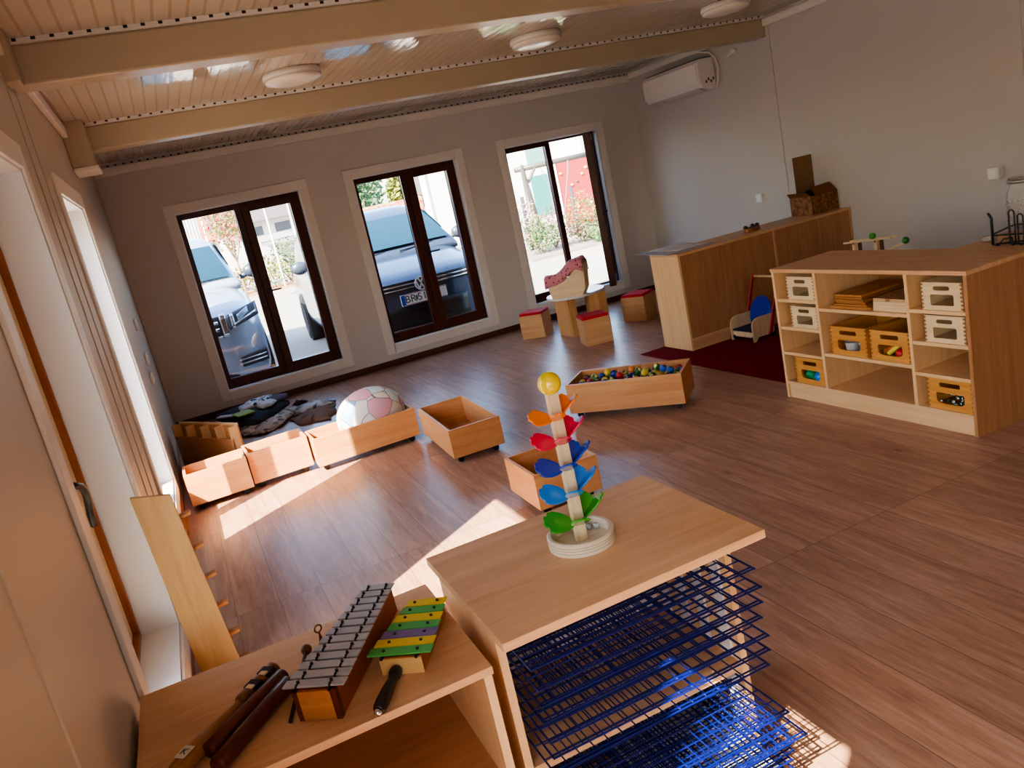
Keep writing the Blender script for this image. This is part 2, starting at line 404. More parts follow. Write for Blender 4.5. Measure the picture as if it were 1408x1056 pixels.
# ------------------------------------------------------------------ windows
GL = glass('window_glass')
def window(name, width, fm=FRM, leaf_open=0, depth=.07, added_sun_blocker=False, sash_mat=None, top=.07, handle=True):
    """local: x along the wall 0..width, y = 0 room face, +y outdoors, z as in the room"""
    r = sroot(name)
    z0, z1 = WZ0, WZ1; tw = .085
    m = MB()
    m.box(-tw, 0, -.012, .0, z0-tw, z1+tw); m.box(width, width+tw, -.012, 0, z0-tw, z1+tw)
    m.box(0, width, -.012, 0, z0-tw, z0); m.box(0, width, -.012, 0, z1, z1+tw)
    m.build('window_trim', WHT, r, bevel=.003)
    m = MB(); d0, d1 = depth-(.02 if sash_mat else 0), depth+.07
    e = .008
    m.box(0, e, 0, T, z0, z1); m.box(width-e, width, 0, T, z0, z1); m.box(e, width-e, 0, T, z0, z0+e); m.box(e, width-e, 0, T, z1-e, z1)
    m.build('reveal_lining', plain('reveal_white', '#eceef0', .4, var=.01), r)
    m = MB(); f = .03
    m.box(e, f, d0, d1, z0+e, z1-e); m.box(width-f, width-e, d0, d1, z0+e, z1-e)
    m.box(f, width-f, d0, d1, z0+e, z0+f); m.box(f, width-f, d0, d1, z1-f, z1-e)
    m.build('window_frame', fm('z'), r, bevel=.003)
    if sash_mat: d0 += .035
    c = width/2
    def sash(x0, x1, sl, sr, top, bot, y0, y1, nm):
        m = MB(); a, b = z0+f, z1-f
        m.box(x0, x0+sl, y0, y1, a, b); m.box(x1-sr, x1, y0, y1, a, b)
        m.box(x0+sl, x1-sr, y0, y1, a, a+bot); m.box(x0+sl, x1-sr, y0, y1, b-top, b)
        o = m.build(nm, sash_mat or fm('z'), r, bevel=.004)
        bx(x0+sl-.005, x1-sr+.005, (y0+y1)/2-.004, (y0+y1)/2+.004, a+bot-.005, b-top+.005).build('pane', GL, o)
        return o
    sash(f, c+.01, .02, .06, .03, .07, d0+.008, d1-.008, 'sash')
    s2 = sash(c+.01, width-f, .075, (.075 if not sash_mat else .1), top, .08, d0-.012, d1-.012, 'sash')
    # window handle on the middle stile
    m = MB(); hx, hz = c+.05, 1.03
    m.box(hx-.014, hx+.014, d0-.02, d0-.012, hz-.035, hz+.035)
    m.rod((hx, d0-.02, hz), (hx, d0-.05, hz), .008)
    m.box(hx-.006, hx+.12, d0-.056, d0-.046, hz-.008, hz+.008)
    if handle: m.build('window_handle', BLK, s2, bevel=.002)
    else:
        m = MB(); a = c+.05; y = d0-.012
        m.rod((a, y+.002, .93), (a, y-.06, .935), .0115, n=12)
        m.path([(a, y-.055, .935), (a+.02, y-.066, .93), (a+.06, y-.072, .915), (a+.10, y-.072, .885), (a+.125, y-.066, .845), (a+.13, y-.06, .805), (a+.14, y-.058, .765)], .0115)
        m.build('window_handle', plain('handle_black', '#1d1a1b', .35), s2, smooth=True)
        bx(a-.018, a+.018, y-.008, y, .88, .98).build('handle_rosette', BLK, s2, bevel=.003)
    if leaf_open:
        # swing the right sash into the room about its hinge on the right jamb
        hp = Vector((width-f, d0-.012, 0))
        M = Matrix.Translation(hp) @ RZ(leaf_open) @ Matrix.Translation(-hp)
        s2.matrix_local = M
    if added_sun_blocker:
        bx(c+.02, width-.01, .225, .24, z0+.17, z1-.02).build('added_sun_blocker', WHT, r)  # invented panel, added to keep sun off this half of the window
    return r
for i, (a, b) in enumerate(BWIN):
    w = window('window_%d' % (i+1), b-a, leaf_open=math.radians(57) if i == 2 else 0)
    w.location = (a, 0, 0)
for i, (a, b) in enumerate(LWIN):
    w = window('window_%d' % (i+4), b-a, fm=FRO, depth=.15, sash_mat=plain('sash_lit_cream', '#e2cfac', .4, var=.03), top=.03, handle=(i != 1), added_sun_blocker=(i == 1))  # cream sash colour imitates light falling on the stile
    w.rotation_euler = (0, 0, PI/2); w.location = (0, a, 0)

# ------------------------------------------------------------------ wall and ceiling fittings
def ceiling_lamp(x, y, label):
    t = thing('ceiling_lamp', label, 'lamp', (x, y, CEIL), 0, 'round flush ceiling lamps')
    MB().lathe([(.17, 0), (.175, -.015), (.175, -.035)], n=40).build('lamp_base', WHT, t, smooth=True)
    MB().lathe([(.172, -.035), (.165, -.055), (.12, -.068), (.05, -.073), (.001, -.074)], n=40).build('lamp_shade', plain('opal_shade', '#efe4d4', .25, var=.01), t, smooth=True)
ceiling_lamp(1.33, -2.86, 'round white ceiling lamp nearest the left wall, unlit')
ceiling_lamp(2.98, -2.84, 'round white ceiling lamp in the middle between the two beams, unlit')
ceiling_lamp(4.45, -2.98, 'round white ceiling lamp nearest the air conditioner, unlit')

ac = thing('wall_mounted_air_conditioner', 'white wall-mounted split air conditioner high in the right corner', 'air conditioner', (W, -1.0, 1.97))
prof = [(-.005, .0), (-.07, -.0), (-.16, .03), (-.195, .07), (-.2, .16), (-.195, .25), (-.17, .285), (-.005, .285)]
pm = Matrix(((1,0,0,0),(0,0,1,0),(0,1,0,0),(0,0,0,1)))
m = MB(); m._add([(x, -.47, z) for x, z in prof]+[(x, .47, z) for x, z in prof], [tuple(range(8)), tuple(range(15, 7, -1))]+[(i, (i+1) % 8, 8+(i+1) % 8, 8+i) for i in range(8)])
m.build('casing', plain('ac_white', '#e8dfd6', .35, var=.01), ac, bevel=.012, seg=3)
bx(-.206, -.199, -.45, .45, .075, .25).build('front_panel', plain('ac_white', '#e8dfd6', .35), ac, bevel=.003)
m = MB()
m.hexa([(-.172,-.42,.022),(-.085,-.42,-.006),(-.085,.42,-.006),(-.172,.42,.022)], [(-.17,-.42,.03),(-.085,-.42,.0),(-.085,.42,.0),(-.17,.42,.03)])
m.build('air_flap', plain('ac_flap', '#cbbfb4', .4), ac)
bx(-.155, -.02, -.44, .44, .2855, .292).build('intake_grille', plain('ac_dark', '#4b443f', .6), ac)
m = MB()
for k in range(4): m.box(-.13+k*.028, -.11+k*.028, -.472, -.470, .06+.02*(k % 2), .085+.02*(k % 2))
m.build('side_marking', plain('ac_mark', '#6d655f', .6), ac)
m = MB(); m.path([(-.02, -.475, .0), (-.03, -.53, .07), (-.03, -.55, .17), (-.03, -.52, .27), (-.03, -.44, .33), (-.02, -.3, .36), (-.02, .2, .36)], .009)
o = m.build('ac_cable', WHT, None, smooth=True); o.location = ac.location
tag(o, 'white cable looping over the end of the air conditioner', 'cable')

def wall_box(name, label, cat, y, z, s=.07, d=.03, x=W, sgn=-1):
    t = thing(name, label, cat, (x, y, z))
    bx(min(0, sgn*d), max(0, sgn*d), -s/2, s/2, -s/2, s/2).build('cover', plain('switch_white', '#ece6df', .35, var=.01), t, bevel=.006)
    bx(min(sgn*d, sgn*(d+.003)), max(sgn*d, sgn*(d+.003)), -s*.3, s*.3, -s*.3, s*.3).build('rocker', plain('switch_face', '#f4efe9', .3, var=.01), t, bevel=.002)
wall_box('wall_switch', 'small white control box on the right wall left of the cardboard box', 'switch', -1.86, .905, .08, .03)
wall_box('wall_sensor', 'small white cube-shaped box on the right wall above the wire rack', 'switch', -4.2, .905, .08, .06)
wall_box('light_switch', 'highest of the three white light switches on the left wall by the corner', 'switch', -1.3, 1.1, .09, .02, 0, 1)
wall_box('light_switch', 'middle one of three white light switches on the left wall', 'switch', -1.4, .84, .09, .02, 0, 1)
wall_box('light_switch', 'lowest of the three white light switches on the left wall by the corner', 'switch', -1.55, .71, .09, .02, 0, 1)
t = thing('wall_spout', 'small white pipe elbow on the right wall under the beam', 'pipe', (W, -1.78, 2.23))
MB().rod((0, 0, 0), (-.05, 0, 0), .022, n=14).build('pipe_socket', WHT, t, smooth=True)
MB().rod((-.04, 0, 0), (-.045, .05, -.03), .015, n=12).build('pipe_end', WHT, t, smooth=True)

# ------------------------------------------------------------------ rug
o = bx(3.53, 5.40, -4.6, -2.53, .0, .008).build('rug', plain('maroon_rug', '#780f16', .95, var=.2, scale=90, bump=.4, spec=.1), None)
tag(o, 'dark maroon red rug under the shelves on the right', 'rug')

# ------------------------------------------------------------------ divider cabinet by the right wall
dv = thing('room_divider_cabinet', 'long beech cabinet standing out from the right wall with closed back', 'cabinet', (3.757, -2.91, .008))
L = W-3.757-.004; D = .372; H = .747
bx(0, .019, 0, D, 0, H-.019).build('side_panel', BEL('z'), dv, bevel=.001)
bx(L-.019, L, 0, D, 0, H-.019).build('side_panel', BE('z'), dv, bevel=.001)
bx(-.001, L, -.002, D+.002, H-.019, H).build('top_panel', BE('x'), dv, bevel=.0015)
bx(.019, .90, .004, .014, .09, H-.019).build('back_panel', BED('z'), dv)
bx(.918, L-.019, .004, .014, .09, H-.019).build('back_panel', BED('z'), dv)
bx(.90, .918, .0, D, 0, H-.019).build('centre_panel', BE('z'), dv)
bx(.019, L-.019, .0, .018, .0, .085).build('plinth', BE('x'), dv)
bx(.019, L-.019, .002, .03, .085, .093).build('base_strip', BEL('x'), dv)
bx(.019, L-.019, .02, D-.02, .093, .11).build('bottom_panel', BE('x'), dv)

# paper, wooden disc toy and carton on the divider
P0 = [(3.80, -2.30), (4.055, -2.555-.0), (4.16, -2.83), (3.81, -2.87), (3.70, -2.56)]
pz = .008+H
m = MB()
def sheet(u, v):
    x = 3.70+.46*u+.02*v; y = -2.875+.53*v+.03*u
    return (x, y, pz+.003+.012*max(0, .15-u)/.15*v+.002*math.sin(7*u))
m.grid(sheet, 12, 8)
o = m.build('paper_sheet', plain('grey_paper', '#b9b1b3', .7, var=.15, scale=25), None, smooth=True, solid=.002)
tag(o, 'grey printed paper sheet hanging over the near end of the long cabinet', 'paper')
o = MB().grid(lambda u, v: (3.86+.30*u, -2.78+.42*v, pz+.0062+.002*math.sin(6*u)), 8, 6).build('paper_sheet', plain('white_paper', '#d8d2cd', .7, var=.06, scale=20), None, smooth=True, solid=.0015)
tag(o, 'whiter paper sheet lying flat on top of the grey sheet', 'paper')
t = thing('wooden_board_toy', 'small brown round wooden toy with knobs on the long cabinet top', 'toy', (4.60, -2.74, pz), .3)
m = MB(); m.prism([(.075*math.cos(a)*1.2, .055*math.sin(a)) for a in [2*PI*i/28 for i in range(28)]], 0, .028); m.build('wooden_disc', wood('bark_wood', '#a5713f', '#5a3215', 'x'), t, bevel=.004)
for x, y in ((-.05, .02), (.05, .02), (.07, -.01)):
    MB().sphere((x, y, .036), .018, 12, 8, (1, 1, .9)).build('knob', wood('knob_wood', '#5d3820', '#2f1a0e', 'x'), t, smooth=True)
cb = thing('cardboard_box', 'open brown cardboard box with one flap standing straight up', 'box', (5.185, -2.80, pz))
cb.scale = (.78, .82, 1)
CB = plain('cardboard', '#7a5232', .85, var=.12, scale=25, spec=.2); CBD = patches('cardboard_print', ['#8a6038', '#7a5230', '#6d4526', '#93683f'], 45, .85)
m = MB(); m.box(0, .36, 0, .006, 0, .15); m.box(0, .006, .006, .30, 0, .15); m.box(.354, .36, .006, .30, 0, .15); m.box(.006, .354, .294, .30, 0, .15); m.box(.006, .354, .006, .294, 0, .006)
m.build('carton_body', CBD, cb)
m = MB(); m.hexa([(.06,-.002,.15),(.36,-.002,.15),(.36,.004,.15),(.06,.004,.15)], [(.10,.09,.215),(.36,.09,.225),(.36,.096,.222),(.10,.096,.212)]); m.build('carton_flap', CB, cb)
m = MB(); m.box(.10, .36, .294, .30, .15, .47); m.build('carton_flap', plain('cardboard_light', '#8d6a4a', .85, var=.06), cb)
m = MB(); m.hexa([(0,.0,.15),(.004,.0,.15),(.004,.3,.15),(0,.3,.15)], [(-.05,.02,.19),(-.046,.02,.19),(-.046,.28,.19),(-.05,.28,.19)]); m.build('carton_flap', CB, cb)
o = MB().sphere((5.30, -2.68, pz+.11), .095, 16, 10, (1, .9, .9)).build('black_bag', plain('black_cloth', '#0c0c10', .8, bump=.3), None, smooth=True)
tag(o, 'black cloth bundle stuffed inside the open cardboard box', 'cloth')

# ------------------------------------------------------------------ big shelf unit
SX, SY0, SY1, SH = 3.352, -5.583, -4.383, .755
sf = thing('shelf_unit', 'light beech compartment shelf filled with small wooden crates', 'shelf', (SX, SY0, 0))
DP = .45; LY = SY1-SY0; th = .017
def Ys(y): return y-SY0
zb = .1
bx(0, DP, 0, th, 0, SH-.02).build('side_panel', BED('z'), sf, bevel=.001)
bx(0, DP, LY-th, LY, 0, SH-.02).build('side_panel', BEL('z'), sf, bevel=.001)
for y in (-5.27, -4.70): bx(0.002, DP-.012, Ys(y)-th/2, Ys(y)+th/2, zb, SH-.02).build('divider_panel', BEL('z'), sf)
bx(-.004, DP+.004, -.004, LY+.004, SH-.02, SH).build('top_panel', BE('y'), sf, bevel=.0015)
bx(.012, .028, th, LY-th, 0, zb-.016).build('plinth', BEL('y'), sf)
bx(0.002, DP-.012, th, LY-th, zb-.016, zb).build('bottom_panel', BEL('y'), sf)
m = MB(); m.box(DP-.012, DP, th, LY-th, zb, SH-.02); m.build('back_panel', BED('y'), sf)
bx(DP-.02, DP-.0125, Ys(-5.2), Ys(-4.95), .655, .715).build('label_strip', plain('grey_strip', '#9a8d80', .6), sf)
def shelf(y0, y1, z): bx(.004, DP-.012, Ys(y0), Ys(y1), z-th, z).build('shelf_board', BEL('y'), sf, bevel=.001)
for z in (.583, .424, .275): shelf(-4.70+th/2, SY1-th, z)
for z in (.545, .298): shelf(-5.27+th/2, -4.70-th/2, z)
for z in (.572, .420, .268): shelf(SY0+th, -5.27-th/2, z)
bx(.2, .214, Ys(-5.26), Ys(-5.02), .25, .281).build('cross_strip', BIR('y'), sf)

s2 = thing('corner_cabinet', 'beech cabinet with a plain side joined to the right of the compartment shelf', 'cabinet', (3.81, SY0, 0))
bx(0, 1.25, 0, .018, 0, SH-.02).build('side_panel', BED('z'), s2)
bx(0, 1.25, .38, .398, 0, SH-.02).build('side_panel', BE('z'), s2)
bx(1.232, 1.25, .018, .38, 0, SH-.02).build('end_panel', BE('z'), s2)
bx(0, .018, .018, .38, 0, SH-.02).build('end_panel', BE('z'), s2)
bx(0, 1.254, -.004, .402, SH-.02, SH).build('top_panel', BE('x'), s2, bevel=.0015)

def crate(label, y0, y1, z, h, mat_fn, fx=SX+.012, depth=.33, big=False, group=None):
    w = y1-y0
    t = thing('wooden_crate', label, 'crate', (fx, (y0+y1)/2, z+.0008), 0, group)
    if big: holes = [rrect(0, h*.80, w*.46, h*.15, h*.05), [(x*w*.62, h*.36+zz*h*.36) for x, zz in [(-.5,.45),(-.44,.5),(.44,.5),(.5,.45),(.5,-.25),(.42,-.42),(.2,-.5),(-.2,-.5),(-.42,-.42),(-.5,-.25)]]]
    else: holes = [rrect(0, h*.79, w*.40, h*.16, h*.07), rrect(0, h*.37, w*.58, h*.40, h*.06)]
    outer = [(-w/2, 0), (w/2, 0), (w/2, h), (-w/2, h)]
    me = plate_mesh('crate_front', [outer]+holes, .009)
    me.transform(Matrix(((0,0,1,0),(-1,0,0,0),(0,1,0,0),(0,0,0,1))))
    o = link('front_panel', me, mat_fn('y'), t); o.location = (.0045, 0, 0)
    bx(.009, depth-.009, -w/2, -w/2+.009, 0, h).build('side_panel', mat_fn('x'), t)
    bx(.009, depth-.009, w/2-.009, w/2, 0, h).build('side_panel', mat_fn('x'), t)
    bx(depth-.009, depth, -w/2, w/2, 0, h).build('rear_panel', mat_fn('y'), t)
    bx(.009, depth-.009, -w/2+.009, w/2-.009, .004, .010).build('crate_bottom', mat_fn('x'), t)
    m = MB(); n = 7; s = h/(2*n)
    for k in range(n):
        for sg in (-1, 1):
            y = sg*(w/2-.0045); m.box(-.0006, .002, y-.0047, y+.0047, (2*k+.5)*s, (2*k+1.5)*s)
    m.build('finger_joints', wood('end_grain', '#a5713c', '#7d4c20', 'y'), t)
    return t
crate('pale small crate at the top of the left shelf column', -4.683, -4.478, .583, .126, BIR, group='small pale crates')
crate('pale small crate second from the top in the left shelf column', -4.684, -4.486, .424, .12, BIR, group='small pale crates')
crate('pale small crate at the top of the right shelf column', -5.548, -5.344, .572, .126, BIR, group='small pale crates')
crate('pale small crate second from the top in the right shelf column', -5.550, -5.345, .420, .126, BIR, group='small pale crates')
crate('amber crate with green and blue things in the lowest left compartment', -4.688, -4.466, .1, .15, PIN, big=True)
crate('amber crate with a silver pot in the middle of the shelf', -4.997, -4.76, .298, .152, PIN, big=True)
crate('amber crate with red and yellow toys in the middle of the shelf', -5.252, -5.02, .298, .152, PIN, big=True)
crate('amber crate with glass beads in the lowest right compartment', -5.562, -5.331, .1, .148, PIN, big=True)
# contents
def blob(name, label, cat, c, r, mat, sc=(1,1,1), group=None):
    o = MB().sphere((0,0,0), r, 14, 9, sc).build(name, mat, None, smooth=True); o.location = c
    return tag(o, label, cat, group)
fx = SX+.03
t = thing('toy_pot', 'silver metal toy pot inside the amber crate in the middle', 'toy', (fx+.03, -4.86, .309))
MB().lathe([(.034, 0), (.038, .05), (.042, .054), (.037, .054), (.033, .004)], n=24).build('pot_body', plain('toy_steel', '#dfe2e6', .25, metal=.2, var=0), t, smooth=True)
MB().rod((.0, -.038, .045), (-.0, -.11, .035), .005).build('pot_handle', plain('toy_steel', '#c9ccd0', .2, metal=.9), t)
o = MB().rod((fx+.02, -5.09, .325), (fx+.04, -5.14, .365), .012, n=12).build('toy_peg', plain('toy_yellow', '#e9d24a', .4), None); tag(o, 'yellow wooden toy peg inside the amber crate in the middle', 'toy')
blob('toy_ball', 'red toy ball inside the amber crate beside the yellow peg', 'toy', (fx+.02, -5.165, .334), .025, plain('toy_red', '#c2272c', .4))
blob('toy_ball', 'cream wooden toy ball inside the amber crate at the right of the red ball', 'toy', (fx+.01, -5.21, .325), .016, plain('toy_cream', '#e8c79a', .4))
o = MB().rod((fx+.03, -5.06, .33), (fx+.05, -5.11, .35), .014, n=6).build('toy_block', plain('toy_orange', '#d8762c', .4), None); tag(o, 'orange wooden toy block at the left inside the amber crate with red toys', 'toy')
o = bx(fx, fx+.05, -5.24, -5.19, .345, .375).build('toy_block', plain('toy_navy', '#26345f', .4), None, bevel=.004); tag(o, 'dark blue toy block behind the cream ball in the amber crate', 'toy')
blob('toy_animal', 'green plastic toy lump inside the lowest left amber crate', 'toy', (fx+.02, -4.545, .145), .035, plain('toy_green', '#1c8a4a', .4), (.8, 1.1, .85))
blob('toy_ball', 'blue plastic toy ball inside the lowest left amber crate', 'toy', (fx+.01, -4.625, .145), .035, plain('toy_blue', '#2d80d6', .35))
o = MB()
for k in range(60): o.sphere((fx+random.uniform(0, .1), random.uniform(-5.54, -5.355), .115+random.uniform(0, .055)), .0075, 8, 5)
o = o.build('glass_beads', patches('bead_mix', ['#cfe0d8', '#2f5b3f', '#1d2a22', '#a9c4b2', '#35503e'], 90, .15), None, smooth=True)
tag(o, 'heap of green and clear glass beads in the lowest right amber crate', 'beads', kind='stuff')
# flat boards and puzzles on the centre top shelf
for i, (y0, y1, z, c, lb) in enumerate([(-5.03, -4.765, .545, '#c98f4e', 'lowest wide brown board in the left stack'), (-5.0, -4.785, .557, '#b57a3c', 'second brown board in the left stack'), (-4.99, -4.80, .569, '#a9702f', 'third brown board in the left stack'), (-4.985, -4.80, .581, '#b67d40', 'fourth brown board in the left stack'), (-4.975, -4.80, .593, '#a86e30', 'fifth brown board in the left stack'), (-4.97, -4.79, .605, '#c58a48', 'topmost brown board in the left stack')]):
    o = bx(SX+.03+.004*(i % 3), SX+.36, y0, y1, z+.0002, z+.0118).build('wooden_board', wood('board_%d' % i, c, '#8a5a2a', 'x'), None, bevel=.001)
    tag(o, lb+' on the centre shelf', 'board', 'brown boards stacked on the centre shelf')
for i, lb in enumerate(['lowest pale puzzle board in the right stack', 'second pale puzzle board in the right stack', 'third pale puzzle board in the right stack', 'topmost pale puzzle board with a carved wavy pattern']):
    z = .545+i*.016
    mt = BIR('y') if i < 3 else None
    if mt is None:
        mt, nt, b = newmat('carved_puzzle'); wv = N(nt, 'ShaderNodeTexWave', i_Scale=14., i_Distortion=9., i_Detail=2.)
        tc = N(nt, 'ShaderNodeTexCoord'); nt.links.new(tc.outputs['Object'], wv.inputs[0])
        cr = N(nt, 'ShaderNodeValToRGB'); cr.color_ramp.elements[0].color = lin('#7d5a35'); cr.color_ramp.elements[1].color = lin('#c9a472'); cr.color_ramp.elements[1].position = .6
        nt.links.new(wv.outputs[1], cr.inputs[0]); nt.links.new(cr.outputs[0], b.inputs['Base Color'])
    o = bx(SX+.028, SX+.33, -5.255, -5.045-.002*i, z+.0002, z+.0158).build('puzzle_board', mt, None, bevel=.001)
    tag(o, lb+' on the centre shelf', 'puzzle', 'pale puzzle boards stacked on the centre shelf')

# things on the shelf tops
wr = thing('wire_stand', 'black wire stand with tall loops on the corner cabinet top', 'rack', (3.84, -5.35, SH), -PI/2)
m = MB(); r = .0042; BW = plain('black_wire', '#1a1718', .4)
m.path([(0, 0, .008), (0, 0, .13), (-.008, .0, .145), (-.016, 0, .155)], .006)
m.path([(0, 0, .006), (.035, -.01, .006), (.045, .01, .03), (.08, .02, .035), (.1, 0, .01), (.24, -.01, .008)], r)
for x, h in ((.085, .165), (.125, .145), (.175, .13)):
    m.path([(x, 0, .01), (x, 0, h-.01), (x+.008, 0, h), (x+.018, 0, h), (x+.026, 0, h-.01), (x+.026, 0, .01), (x+.013, 0, .005)], r, closed=True)
m.path([(0, 0, .055), (.06, .07, .085), (.16, .09, .085), (.26, .05, .07)], r)
m.path([(0, 0, .05), (.1, -.005, .055), (.26, -.005, .055)], r)
m.path([(.26, .05, .07), (.26, -.005, .055), (.24, -.01, .008)], r)
m.path([(0, .02, .006), (.12, .09, .006), (.24, .05, .006), (.24, -.01, .008)], r)
m.build('wire_loops', BW, wr, smooth=True)
t = thing('glass_jar', 'tall clear patterned glass jar on the corner cabinet behind the wire stand', 'jar', (4.245, -5.235, SH))
FROST = frosted('jar_frost')
MB().lathe([(.078, 0), (.082, .01), (.082, .17), (.076, .195), (.066, .21), (.066, .225), (.07, .24), (.072, .262), (.068, .262), (.063, .24), (.06, .215), (.072, .19), (.077, .165), (.077, .012), (.001, .008)], n=36).build('jar_body', FROST, t, smooth=True)
MB().lathe([(.0735, .236), (.0765, .24), (.0765, .25), (.0735, .254)], n=36, close=True).build('jar_rim', plain('rim_grey', '#8f8a84', .3, metal=.6), t, smooth=True)
m = MB()
for k in range(70):
    a = random.uniform(0, 2*PI); m.sphere((.083*math.cos(a), .083*math.sin(a), random.uniform(.02, .16)), .0045, 6, 4)
m.build('embossed_dots', plain('jar_dots', '#a7a29a', .2), t, smooth=True)
t = thing('small_bowl', 'small clear glass dish on the corner cabinet left of the wire stand', 'dish', (3.95, -5.25, SH))
MB().lathe([(.03, 0), (.036, .012), (.038, .026), (.034, .026), (.03, .006), (.001, .005)], n=24).build('dish_body', FROST, t, smooth=True)
MB().lathe([(.001, .007), (.029, .007), (.032, .021), (.001, .022)], n=24).build('dish_filling', plain('dish_white', '#d9d2c8', .6), t, smooth=True)

# storage box with a wooden marble toy behind the shelf
o = thing('storage_box', 'white plastic storage box behind the compartment shelf', 'box', (4.25, -4.2, .008))
m = MB(); m.hexa([(-.15,-.21,0),(.15,-.21,0),(.15,.21,0),(-.15,.21,0)], [(-.18,-.24,.56),(.18,-.24,.56),(.18,.24,.56),(-.18,.24,.56)]); m.build('box_body', plain('milky_plastic', '#d5d9dc', .35), o, bevel=.01)
bx(-.19, .19, -.25, .25, .56, .58).build('box_lid', plain('milky_lid', '#e2e4e5', .35), o, bevel=.008)
tt = thing('ball_track_toy', 'wooden rail toy with green balls standing behind the shelf top', 'toy', (4.27, -4.2, .588))
TW = BIR('z'); GR = plain('toy_leaf_green', '#3f8f2f', .35)
for y, h in ((.10, .125), (-.07, .135)):
    bx(-.012, .012, y-.012, y+.012, 0, h).build('post', TW, tt, bevel=.002)
    MB().rod((-.0135, y, h-.014), (-.011, y, h-.014), .007, n=12).build('dowel_end', plain('toy_darkred', '#7d2318', .4), tt)
    bx(.03, .045, y-.012, y+.012, 0, h-.01).build('post', wood('shade_post', '#8a6337', '#5f3f1f', 'z'), tt)
MB().rod((-.0, .19, .112), (-.0, -.18, .14), .006).build('rail', BIR('y'), tt)
MB().rod((.035, .17, .116), (.035, -.2, .142), .006).build('rail', BIR('y'), tt)
MB().rod((.0, -.11, .055), (.03, -.27, .105), .007).build('rail', BIR('y'), tt)
for y, z in ((-.03, .15), (-.27, .118)):
    o = MB().sphere((4.285, -4.2+y, .588+z), .021, 16, 10).build('wooden_bead', GR, None, smooth=True)
    tag(o, 'round green bead resting on the upper rail of the toy' if y > -.1 else 'round green bead at the low end of the toy rail', 'bead', 'green beads on the rail toy')

# ------------------------------------------------------------------ doll walker
wk = thing('doll_walker', 'wooden doll pushchair with blue round back and red side bars', 'toy', (4.10, -3.075, .008))
AR = BIR('z')
arm = [(0, 0), (.0, .13), (.012, .155), (.035, .173), (.07, .18), (.2, .18), (.2, .04), (.16, .03), (.05, .03), (.02, 0)]
for y in (.118, -.13):
    me = plate_mesh('arm', [arm], .012); me.transform(Matrix(((1,0,0,0),(0,0,1,0),(0,1,0,0),(0,0,0,1))))
    o = link('armrest', me, AR, wk); o.location = (0, y, 0)
bx(.01, .2, -.124, .112, .075, .085).build('seat', plain('walker_blue_dark', '#101a4a', .5), wk, bevel=.003)
bx(.012, .022, -.124, .112, .03, .07).build('front_rail', AR, wk, bevel=.003)
M = TR(.2, -.006, .17) @ Matrix.Rotation(math.radians(-75), 4, 'Y')
m = MB(); m.prism([(.135*math.cos(2*PI*i/40), .118*math.sin(2*PI*i/40)) for i in range(40)], -.006, .006, M); m.build('round_back', plain('walker_blue', '#1a2f9a', .35), wk, bevel=.003)
for y in (.132, -.146):
    m = MB(); m.hexa([(.13,y-.007,.03),(.165,y-.007,.03),(.165,y+.007,.03),(.13,y+.007,.03)], [(.28,y-.007,.45),(.30,y-.007,.45),(.30,y+.007,.45),(.28,y+.007,.45)])
    m.build('side_bar', plain('walker_red', '#a3161c', .35), wk, bevel=.004)
MB().rod((.29, -.17, .435), (.29, .14, .435), .0085, n=14).build('handle_bar', BIR('y'), wk, smooth=True)
for x in (.03, .2):
    for y in (.1, -.112):
        MB().rod((x, y-.01, .024), (x, y+.01, .024), .024, n=20).build('wheel', plain('walker_black', '#17171b', .6), wk)

# ------------------------------------------------------------------ stools, play table, cradle
RED = plain('red_cushion', '#c01f2e', .8, var=.12, scale=60)
st0 = None
for (x, y, a, lb) in [(3.347, -.618, -45.6, 'wooden cube stool with red seat nearest the middle window'), (3.48, -1.726, -14.5, 'wooden cube stool with red seat in front of the round table'), (4.20, -1.19, -60, 'wooden cube stool with red seat nearest the long cabinet')]:
    if st0 is None:
        st0 = thing('cube_stool', lb, 'stool', (x, y, 0), math.radians(a), 'cube stools with red cushions')
        s = .245
        m = MB(); m.box(0, s, 0, .016, 0, .235); m.box(0, s, s-.016, s, 0, .235); m.box(0, .016, .016, s-.016, 0, .235); m.box(s-.016, s, .016, s-.016, 0, .235)
        m.build('stool_sides', wood('stool_ply', '#dcae7c', '#bd8a55', 'x'), st0, bevel=.0015)
        bx(.016, s-.016, .016, s-.016, .2, .225).build('seat_board', BIR('x'), st0)
        bx(.004, s-.004, .004, s-.004, .225, .262).build('seat_cushion', RED, st0, bevel=.012, seg=3)
        st = st0
    else:
        st = copy_tree(st0); st['label'] = lb; st.location = (x, y, 0); st.rotation_euler = (0, 0, math.radians(a))
pt = thing('play_table', 'low round white-topped play table on a crossed wooden base', 'table', (3.80, -1.06, 0))
MB().lathe([(.001, .375), (.28, .375), (.285, .381), (.285, .394), (.28, .40), (.001, .40)], n=48).build('tabletop', plain('white_laminate', '#e7e6e6', .25, var=.01), pt, smooth=False)
PB = lambda ax: wood('play_ply', '#dba971', '#b8824b', ax)
bx(-.175, -.09, -.145, .145, 0, .375).build('base_block', PB('z'), pt, bevel=.002)
bx(.10, .185, -.25, .03, 0, .375).build('base_block', PB('z'), pt, bevel=.002)
cr = thing('doll_cradle', 'birch doll cradle with pink dotted blanket on the round play table', 'cradle', (3.486, -1.20, .402), math.radians(-40))
side = [(0, 0), (.29, 0), (.325, .06), (.345, .285), (.33, .30), (.29, .285), (.17, .17), (.07, .155), (-.02, .17), (-.035, .155), (-.012, .06)]
slot = [(.135, .175-.045), (.18, .195-.03), (.19, .215-.03), (.165, .2-.045)]
